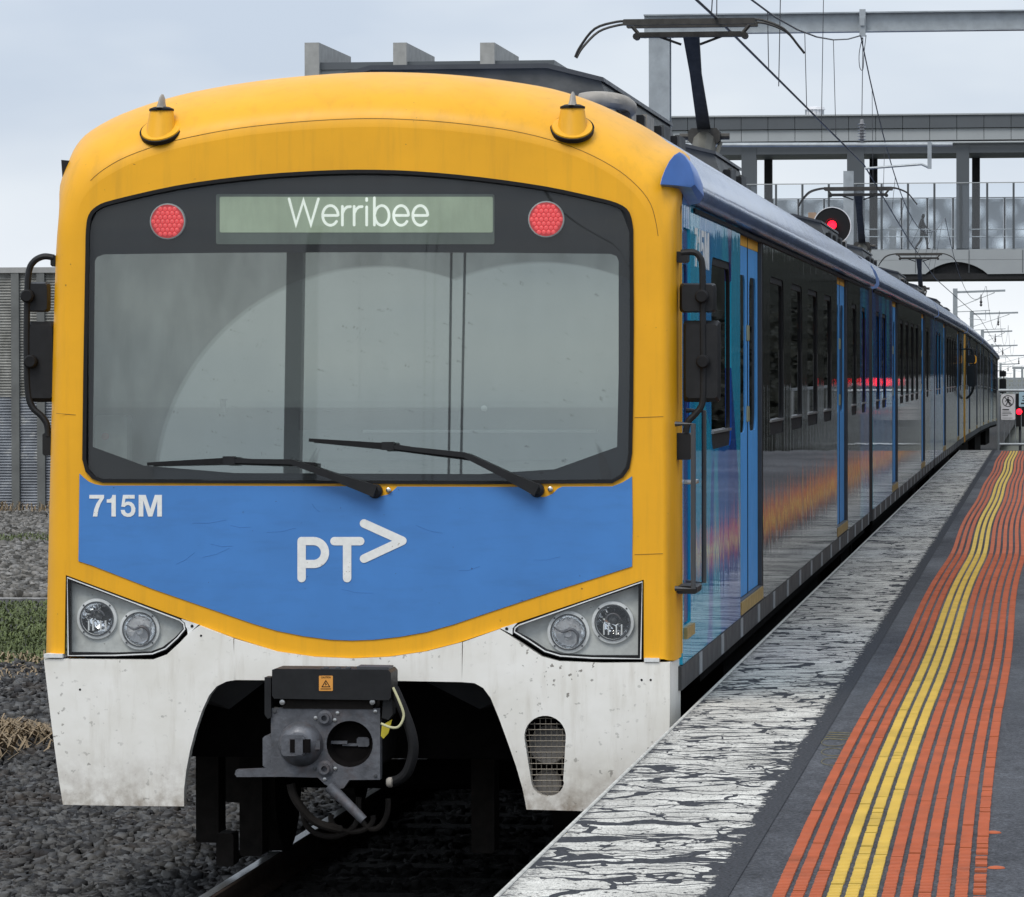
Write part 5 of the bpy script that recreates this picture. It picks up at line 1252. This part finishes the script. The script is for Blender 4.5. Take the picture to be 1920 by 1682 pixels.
# feeder droppers hanging from above the frame near the gantry
for px, y0_, y1_, Yq in ((1464,-40,162,46.0), (1544,0,242,58.0), (1338,-40,25,36.0)):
    p, q = AY(px, y0_, Yq), AY(px-4, y1_, Yq)
    MB().tube([p, q], 0.005, 4).build('dropper_wire', M_WIRE, CAT)
lp = catmull([AY(1617,70,GY-0.2), AY(1611,100,GY-0.2), AY(1612,126,GY-0.2), AY(1618,130,GY-0.2), AY(1620,100,GY-0.2), AY(1624,66,GY-0.2)], 5)
tag(MB().tube(lp, 0.006, 5).build('jumper_cable', M_WIRE), 'looped jumper cable hanging below the gantry clamp', 'cable')

# other masts with cantilevers
def cant_mast(Y, xm, ztop, xe, label):
    r = thing('catenary_mast', label, 'mast', (xm, Y, 0), 'catenary masts')
    w_ = 0.30
    MB().box(xm-w_/2, xm+w_/2, Y-w_/2, Y+w_/2, -1.0+zdrop(Y), ztop).build('post', M_GAL, r)
    if xe is not None:
        MB().bar((xm, Y, ztop-0.25), (xe, Y, ztop-0.15), 0.14, 0.14).build('cantilever', M_GAL, r)
        MB().tube([(xm, Y, ztop-1.3), (xe-0.7, Y, ztop-0.28)], 0.03, 6).build('stay', M_GAL, r)
        MB().tube([(xm, Y, ztop-1.55), (xe-1.0, Y, ztop-1.45)], 0.035, 6).build('registration_pipe', M_GAL, r)
        MB().tube([(xe-1.3, Y, ztop-1.45), (xe-1.3, Y, ztop-2.1), (xe-2.4, Y, ztop-2.0)], 0.025, 6).build('steady_arm', M_GAL, r)
        MB().lathe((xe-1.6, Y, ztop-0.9), (0,0,1), [(0.03,-0.3),(0.1,-0.2),(0.05,-0.1),(0.1,0),(0.05,0.1),(0.03,0.5)], 10).build('insulator', M_WIRE, r)
for (px, py, Y, pxe, lab) in ((1591, 321, 131, None, 'pale steel mast rising behind the second pantograph'), (1791, 541, 288, 1885, 'distant mast whose long arm shows just under the footbridge'),
                         (1822, 583, 352, 1909, 'second distant mast beyond the footbridge, with an arm to the right'), (1842, 618, 412, 1898, 'third distant mast beyond the footbridge'),
                         (1860, 645, 470, 1908, 'fourth distant mast beyond the footbridge'), (1868, 664, 530, 1935, 'fifth distant mast beside the end of the train'),
                         (1876, 680, 600, 1912, 'sixth distant mast, small beside the last car')):
    p = AY(px, py, Y); e = AY(pxe, py, Y) if pxe else None
    cant_mast(Y, p.x, p.z, e.x if e else None, lab)
# distant portal frames at the right border
for k, (px0, px1, py, Y) in enumerate(((1886,1990,710,700), (1893,1990,718,780), (1880,1990,726,640), (1898,1990,690,600))):
    a, b2 = AY(px0, py, Y), AY(px1, py, Y)
    r = thing('far_portal_frame', 'tiny distant portal frame at the right border, %s' % ('second lowest', 'middle height', 'lowest beam', 'highest beam')[k], 'portal', (a.x, Y, 0), 'distant portal frames')
    MB().box(a.x, b2.x, Y-0.1, Y+0.1, a.z-0.15, a.z+0.15).build('beam', M_GAL, r)
    for q in (0.02, 0.18, 0.36): MB().box(a.x+(b2.x-a.x)*q, a.x+(b2.x-a.x)*q+0.3, Y-0.1, Y+0.1, -6, a.z-0.16).build('post', M_GAL, r)

# signal with red lamp above the train roof
SY = 120.0
s = thing('railway_signal', 'round black signal with white rim and lit red lamp above the train roof', 'signal', (-5.87, SY, 0))
c = AY(1560, 424, SY); R_ = 36*SY/FPX
MB().lathe(c, (0,-1,0), [(R_,-0.04),(R_,0.03),(R_*0.96,0.03),(R_*0.95,0.0)], 40).build('rim', M_SIGNW, s)
MB().lathe(c, (0,-1,0), [(R_*0.95,-0.01),(R_*0.95,0.004),(0.01,0.005)], 40).build('backboard', M_RUB, s)
MB().lathe(AY(1560,422,SY-0.1), (0,-1,0), [(0.125,0),(0.12,0.03),(0.01,0.06)], 24).build('lamp', M_REDS, s)
hd = AY(1560,422,SY-0.1)
MB().loft([[hd+Vector((0.17*math.cos(a), y, 0.17*math.sin(a))) for a in np.linspace(0.2, math.pi-0.2, 12)] for y in (0.05, -0.35)], False).build('lamp_hood', M_RUB, s)
MB().tube([(c.x, SY+0.1, -0.4), (c.x, SY+0.1, c.z)], 0.08, 10).build('post', M_GAL, s)
bx_ = AY(1522,405,SY); MB().bevbox(bx_.x-0.1, bx_.x+0.12, SY, SY+0.3, bx_.z-0.25, bx_.z+0.1, 0.02).build('relay_box', mat('rusty_box', (0.32,0.22,0.15), 0.7), s)

# ================================================================== FOOTBRIDGE
BY = 200.0
br = thing('footbridge', 'grey covered footbridge with glazed sides crossing over the railway', 'footbridge', (-6, BY, 5))
def BP(px, py, Y=BY): return AY(px, py, Y)
xa, xb = -40.0, 12.0
zt, zm, zl = BP(1500,218).z, BP(1500,243).z, BP(1500,265).z
MB().box(xa, xb, BY, BY+5.4, zm+0.02, zt-0.02).build('roof', M_BRD, br)
MB().box(xa, xb, BY-0.3, BY+5.5, zt-0.019, zt+0.05).build('roof_edge', M_BRW, br)
x = xa
while x < xb:
    MB().box(x+0.012, x+1.228, BY-0.22, BY-0.001, zm+0.012, zt-0.02).build('fascia_panel', M_BRD, br)
    MB().box(x+0.012, x+1.228, BY-0.10, BY+0.0, zl, zm-0.012).build('fascia_panel', M_BRW, br)
    x += 1.24
MB().box(xa, xb, BY+0.1, BY+5.4, BP(1500,289).z, zl+0.4).build('roof_beam', M_BRD, br)
MB().tube([(xa, BY-0.15, BP(1500,270).z), (xb, BY-0.15, BP(1500,270).z)], 0.05, 8).build('gutter', M_BRW, br)
zd0, zd1, zd2, zd3 = BP(1500,470).z, BP(1500,489).z, BP(1500,514).z, BP(1500,525).z
for (p0, p1) in ((1390,1418), (1588,1620), (1793,1817), (1188,1216)):
    a, b2 = BP(p0,300), BP(p1,300)
    MB().box(a.x, b2.x, BY+0.06, BY+0.6, zd1, zl-0.001).build('column', M_BRC, br)
    MB().box(b2.x+0.05, b2.x+0.42, BY+4.9, BY+5.35, zd1, zl).build('column', M_SOF, br)
# deck fascia with arch notch
def arc_pts(p0, p1, ytop, ybot, n=12):
    return [(p0+(p1-p0)*k/n, ybot-(ybot-ytop)*math.sin(math.pi*k/n)**0.8) for k in range(n+1)]
x = xa
MB().box(xa, xb, BY-0.02, BY+0.05, zd1+0.012, zd0).build('deck_fascia', M_BRW, br)
lowl = [BP(1200,489.5), BP(1975,489.5)]
ol = [(-22.0, zd1), (4.0, zd1), (4.0, zd2)]+[(BP(a,b).x, BP(a,b).z) for a, b in arc_pts(1735, 1852, 491, 514)[::-1]]+[(-22.0, zd2)]
MB().plate([[(a, BY-0.03, b) for a, b in ol]], (0,0.08,0)).build('deck_fascia', M_BRW, br)
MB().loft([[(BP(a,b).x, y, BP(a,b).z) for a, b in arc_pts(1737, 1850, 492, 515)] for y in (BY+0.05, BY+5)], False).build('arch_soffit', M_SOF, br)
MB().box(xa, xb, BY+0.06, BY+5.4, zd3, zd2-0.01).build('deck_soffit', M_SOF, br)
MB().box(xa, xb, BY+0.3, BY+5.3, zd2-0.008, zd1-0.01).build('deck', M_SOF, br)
for k in range(18):
    xx = xa+2.2+k*2.45
    MB().box(xx, xx+0.03, BY-0.045, BY-0.031, zd2+0.02, zd0-0.02).build('fascia_joint', M_BRD, br)
# railings: glazed panels between posts, far and near side
def mat_frost():
    m, t, b = newmat('perforated_frosted_glass'); t.nodes.remove(b); out = t.nodes['Material Output']
    pos = N(t, 'ShaderNodeNewGeometry').outputs['Position']
    v = N(t, 'ShaderNodeTexVoronoi'); v.inputs['Scale'].default_value = 1.0; v.inputs['Randomness'].default_value = 0.3
    mpn = N(t, 'ShaderNodeMapping'); mpn.inputs['Scale'].default_value = (1, 0, 1); mpn.inputs['Rotation'].default_value = (0, 0.6, 0)
    t.links.new(pos, mpn.inputs[0]); t.links.new(mpn.outputs[0], v.inputs['Vector'])
    f = ramp(t, 0.05, 0.55, (0.92,)*3, (0.30,)*3, v.outputs['Distance'])
    tr = N(t, 'ShaderNodeBsdfTransparent'); tr.inputs[0].default_value = (0.92, 0.95, 0.97, 1)
    df = N(t, 'ShaderNodeBsdfDiffuse'); df.inputs[0].default_value = (0.55, 0.57, 0.59, 1)
    mx = N(t, 'ShaderNodeMixShader'); t.links.new(f, mx.inputs[0]); t.links.new(df.outputs[0], mx.inputs[1]); t.links.new(tr.outputs[0], mx.inputs[2])
    t.links.new(mx.outputs[0], out.inputs[0]); return m
M_FROST = mat_frost(); M_CLR = mat_glass('clear_balustrade_glass', (0.93, 0.95, 0.97))
zg0, zg1, zg2 = BP(1500,468).z, BP(1500,346).z, BP(1500,366).z
for side, yy0, zt_, ph in (('near', BY+0.02, zg1, 0.0), ('far', BY+5.0, zg2, 0.75)):
    pxs = [1455+49.5*k for k in range(-5, 22)]
    xsb = [BP(p, 400).x+ph for p in pxs]
    for a, b2 in zip(xsb[:-1], xsb[1:]):
        MB().box(a+0.06, b2-0.06, yy0, yy0+0.015, zg0+0.03, zt_-0.02).build('balustrade_panel', M_CLR if side == 'near' else M_FROST, br)
        MB().box(a-0.05, a+0.05, yy0-0.02, yy0+0.06, zg0, zt_).build('railing_post', M_BRC, br)
    MB().box(xsb[0], xsb[-1], yy0-0.02, yy0+0.05, zt_+0.001, zt_+0.045).build('top_rail', M_BRW, br)
for py in (430, 444): MB().tube([BP(1620,py,BY+0.3), BP(1990,py,BY+0.3)], 0.025, 6).build('handrail', M_GAL, br)
MB().box(BP(1664,421).x, BP(1677,421).x, BY+2.2, BY+2.5, BP(1664,468).z, BP(1664,421).z).build('bollard_panel', M_BRW, br)
vn = BP(1522, 215)
v = MB().lathe((vn.x, BY+2.5, zt), (0,0,1), [(0.42,0.0),(0.42,0.42),(0.5,0.44),(0.46,0.55),(0.1,0.6)], 20).build('roof_vent', M_SIGNW, br)
for k in range(14):
    a = 2*math.pi*k/14; MB().box(vn.x+0.43*math.cos(a)-0.012, vn.x+0.43*math.cos(a)+0.012, BY+2.5+0.43*math.sin(a)-0.012, BY+2.5+0.43*math.sin(a)+0.012, zt+0.05, zt+0.42).build('vent_fin', M_GAL, v)
dk = MB().box(xa, xb, BY+0.08, BY+5.3, zd1, zg0-0.01).build('walkway', M_BRW, br)

# person walking on the bridge
def person():
    f = BP(1730, 468, BY+2.6); H = 1.74; zf = zg0
    J = {'pelvis': (0,0,.93), 'waist': (-.01,0,1.08), 'chest': (-.03,0,1.32), 'neck': (-.01,0,1.48), 'head': (.03,0,1.60), 'crown': (.04,0,1.72),
         'hl': (.02,-.09,.90), 'kl': (.20,-.10,.50), 'al': (.22,-.10,.09), 'tl': (.38,-.10,.05), 'hr': (-.02,.09,.90), 'kr': (-.08,.10,.48), 'ar': (-.34,.10,.14), 'tr': (-.24,.10,.04),
         'sl': (-.03,-.19,1.40), 'el': (-.16,-.24,1.13), 'wl': (-.05,-.24,.90), 'fl': (-.01,-.24,.80), 'sr': (-.03,.19,1.40), 'er': (.10,.24,1.14), 'wr': (.30,.22,.98), 'fr': (.37,.21,.92)}
    R = {'pelvis': .15, 'waist': .135, 'chest': .165, 'neck': .06, 'head': .10, 'crown': .06, 'hl': .10, 'kl': .065, 'al': .045, 'tl': .04, 'hr': .10, 'kr': .065, 'ar': .045, 'tr': .04,
         'sl': .075, 'el': .05, 'wl': .035, 'fl': .03, 'sr': .075, 'er': .05, 'wr': .035, 'fr': .03}
    E = [('pelvis','waist'),('waist','chest'),('chest','neck'),('neck','head'),('head','crown'),('pelvis','hl'),('hl','kl'),('kl','al'),('al','tl'),('pelvis','hr'),('hr','kr'),('kr','ar'),('ar','tr'),
         ('chest','sl'),('sl','el'),('el','wl'),('wl','fl'),('chest','sr'),('sr','er'),('er','wr'),('wr','fr')]
    ks = list(J); me = bpy.data.meshes.new('person')
    me.from_pydata([J[k] for k in ks], [(ks.index(a), ks.index(b)) for a, b in E], [])
    o = bpy.data.objects.new('person', me); COL.objects.link(o); o.location = (f.x, BY+2.6, zf)
    md = o.modifiers.new('skin', 'SKIN'); sv = me.skin_vertices[0].data
    for i, k in enumerate(ks): sv[i].radius = (R[k], R[k])
    sv[0].use_root = True
    o.modifiers.new('sub', 'SUBSURF').levels = 1; o.modifiers['sub'].render_levels = 2
    me.materials.append(mat('dark_clothes', (0.02, 0.021, 0.024), 0.8))
    tag(o, 'person in dark clothes walking across the footbridge behind the glazing', 'person')
person()

# building with fins behind the train, left of the bridge
fb = thing('lift_tower', 'grey tower top with three upright concrete fins behind the train roof', 'tower', (-28, 202, 0))
TYB = 202.0
for p0, p1 in ((571,598), (737,762), (900,927)):
    a, b2 = AY(p0, 80, TYB), AY(p1, 80, TYB)
    MB().box(a.x, b2.x, TYB, TYB+9.5, 0, a.z).build('fin', M_CON, fb)
a, b2 = AY(598, 118, TYB+0.5), AY(1040, 118, TYB+0.5)
MB().box(a.x+0.01, b2.x, TYB+0.5, TYB+9, 0, a.z-0.35).build('wall', M_BRW, fb)
MB().box(a.x+0.01, b2.x, TYB+0.3, TYB+9.1, a.z-0.34, a.z).build('parapet', M_BRD, fb)

# platform end gate, signs, signal
EY = 88.0
gt = thing('platform_end_gate', 'galvanised tube barrier across the far end of the platform', 'barrier', (-0.9, EY, 0.94))
a, b2 = AY(1872, 732, EY), AY(1990, 732, EY)
MB().tube([a, b2], 0.03, 8).build('top_rail', M_GAL, gt); z_ = AY(1872, 833, EY).z
MB().tube([(a.x, EY, z_), (b2.x, EY, z_)], 0.025, 8).build('bottom_rail', M_GAL, gt)
MB().tube([(a.x, EY, 0.5), (a.x, EY, a.z)], 0.03, 8).build('post', M_GAL, gt)
for k in range(1, 14):
    xx = a.x+k*0.115
    MB().tube([(xx, EY, z_), (xx, EY, a.z)], 0.006, 5).build('bar', M_GAL, gt)
s1 = thing('no_entry_sign', 'white sign with a crossed-out walking figure on the barrier', 'sign', (-0.75, EY-0.06, 1.2))
def EP(px, py, o=0.05): return AY(px, py, EY-o)
MB().plate([[EP(*p,0.06) for p in rrect(1877,739,1903.5,787,2)]], (0,0.004,0)).build('sign_plate', M_SIGNW, s1)
M_INK = mat('black_ink', (0.03,0.03,0.035), 0.6)
m = MB()
m.plate([[EP(*p,0.063) for p in circ(1890,752,11,24)], [EP(*p,0.063) for p in circ(1890,752,9.6,24)]])
for pts in ([(1882.5,744.6),(1883.6,743.5),(1898,758.6),(1896.9,759.7)], [(1888.4,747.5),(1891.6,747.5),(1892.5,753),(1890,755),(1888,753)], [(1888.4,753.5),(1890.5,753.5),(1887,760.2),(1885,760.2)],
            [(1889.5,754),(1891.5,753.5),(1895.5,759.8),(1893.5,760.4)], [(1884.5,752.5),(1888.5,747.8),(1889.5,748.6),(1885.6,753.4)], [(1891.5,748),(1895.6,751.5),(1894.8,752.6),(1891,750)]):
    m.plate([[EP(*p,0.064) for p in pts]])
m.plate([[EP(*p,0.064) for p in circ(1890.2,745.6,1.5,10)]])
for (x0_, x1_, y_, h_) in ((1879.5,1892,767,2.2), (1879.5,1895,772.2,0.8), (1879.5,1897,775.2,0.8), (1879.5,1890,778.4,0.8), (1879.5,1899,783.5,0.5)):
    m.plate([[EP(x0_,y_,0.064), EP(x1_,y_,0.064), EP(x1_,y_+h_,0.064), EP(x0_,y_+h_,0.064)]])
m.build('sign_print', M_INK, s1, smooth=0)
s2 = thing('distance_sign', 'small pale blue sign cut by the right border above a red lamp', 'sign', (-0.4, EY-0.06, 1.5))
MB().plate([[EP(*p,0.06) for p in rrect(1910.5,735,1936,762.5,1.5)]], (0,0.004,0)).build('sign_plate', M_SIGNB, s2)
m = MB()
v_, f_ = text_geo('3', 0.02); m.add([EP(1916.5+7*a, 752-10*b, 0.063) for a, b in v_], f_)
m.plate([[EP(1914,755,0.063), EP(1930,755,0.063), EP(1930,757.6,0.063), EP(1914,757.6,0.063)]]); m.build('sign_print', M_INK, s2, smooth=0)
s3 = thing('platform_signal', 'small dark signal with lit red lamp beside the white sign', 'signal', (-0.55, EY+3, -0.2))
c = AY(1911, 772, EY+3)
MB().bevbox(c.x-0.09, c.x+0.13, EY+3, EY+3.2, AY(1911,800,EY+3).z, AY(1911,738,EY+3).z, 0.03).build('signal_body', M_RUB, s3)
MB().lathe(c+Vector((0,-0.005,0)), (0,-1,0), [(0.062,-0.01),(0.06,0.02),(0.01,0.035)], 20).build('lamp', M_REDS, s3)
MB().tube([(c.x+0.02, EY+3.1, -0.6), (c.x+0.02, EY+3.1, AY(1911,800,EY+3).z)], 0.03, 8).build('post', M_DGR, s3)

s4 = thing('repeater_signal', 'red repeater signal just outside the right border', 'signal', (-0.1, EY+3.2, 0))
MB().bevbox(-0.28, 0.02, EY+3.2, EY+3.4, 2.0, 2.6, 0.03).build('signal_body', M_RUB, s4)
MB().lathe((-0.13, EY+3.19, 2.3), (0,-1,0), [(0.09,-0.01),(0.088,0.02),(0.01,0.04)], 20).build('lamp', M_REDS, s4)
MB().tube([(-0.13, EY+3.3, -0.6), (-0.13, EY+3.3, 2.0)], 0.04, 8).build('post', M_DGR, s4)

# ================================================================== out of frame, seen only as reflections in the train
bw = thing('platform_building', 'dark brick station building at the back of the platform', 'building', (6, 60, PZ))
M_BRK = mat('dark_brick', (0.05,0.045,0.042), 0.85, var=0.3, vs=3)
MB().box(4.2, 7.4, 28, 87, PZ-0.003, 5.6).build('wall', M_BRK, bw)
MB().box(3.9, 7.6, 27.5, 87.2, 5.61, 5.9).build('roof', M_DGR, bw)
hd2 = thing('reflection_bank', 'unseen dark bank with foliage, added to darken reflections in the train side', 'bank', (6, 150, 0))  # unseen bank, height and tone shaped to keep the train side's reflections dark
rg = []
for y in np.arange(88, 1200, 2.5):
    h_ = 4.3+1.1*math.sin(y*0.31)+0.9*math.sin(y*0.83+1)+random.uniform(-0.9, 0.9)+(y-88)*0.017+1.8*math.exp(-((y-95)/22)**2)
    rg.append([(2.4, y, -1.6), (3.6+random.uniform(-0.3,0.3), y, 1.6), (4.6+random.uniform(-0.4,0.4), y, h_*0.6), (5.8+random.uniform(-0.5,0.5), y, h_), (9, y, h_+0.4), (12, y, -1)])
MB().loft(rg, True, True).build('foliage', mat('bank_shrub', (0.012,0.014,0.011), 0.95, var=0.6, vs=1.2, spec=0.1), hd2)
n_ = 26000
ly = 88+260*RNG.random(n_)**1.4; lu = RNG.random(n_)
lx_ = 2.3+3.8*lu+0.5*(RNG.random(n_)-0.5); lz = (4.0+0.9*np.sin(ly*0.31)+(ly-88)*0.017)*(0.05+0.95*lu**0.8)*(0.75+0.4*RNG.random(n_))
la = RNG.normal(size=(n_, 3)); la /= np.linalg.norm(la, axis=1)[:, None]; lb = np.cross(la, RNG.normal(size=(n_, 3))); lb /= np.linalg.norm(lb, axis=1)[:, None]
ls_ = (0.10+0.16*RNG.random(n_))[:, None]; lc = np.stack([lx_, ly, lz], 1)-np.array([6, 150, 0])
V_ = np.stack([lc-la*ls_, lc-lb*ls_*0.5, lc+la*ls_, lc+lb*ls_*0.5], 1).reshape(-1, 3)
me = bpy.data.meshes.new('foliage'); me.from_pydata(V_.tolist(), [], [(4*i, 4*i+1, 4*i+2, 4*i+3) for i in range(n_)])
me.materials.append(mat('bank_leaf', (0.019, 0.021, 0.017), 0.8, var=0.5, vs=1.5, spec=0.2))
o = bpy.data.objects.new('foliage', me); COL.objects.link(o); o.parent = hd2; o['kind'] = 'stuff'
lf = thing('lineside_fence', 'galvanised post and rail fence right of the track beyond the platform', 'fence', (1.6, 150, 0))
for y in np.arange(90, 330, 3.0):
    MB().box(1.57, 1.63, y, y+0.06, -1.5, 2.15).build('post', M_GAL, lf)
for z_ in (2.12, 1.5, 0.9): MB().box(1.58, 1.62, 90, 330, z_, z_+0.06).build('rail', M_GAL, lf)
mb_ = thing('catenary_mast', 'steel mast beside the track behind the camera position', 'mast', (-10.6, -20, 0), 'catenary masts')
MB().box(-11.04, -10.80, -20.12, -19.88, -0.5, 13).build('post', M_DGR, mb_)
for k, xx in enumerate((-8.62, -8.38)):
    tag(MB().tube([(xx, -20, 14), (xx-0.1*k, -20, -0.5)], 0.02, 5).build('stay_wire', M_WIRE), 'vertical stay wire mirrored in the windscreen, %s of two' % ('left', 'right')[k], 'wire', 'stay wires')
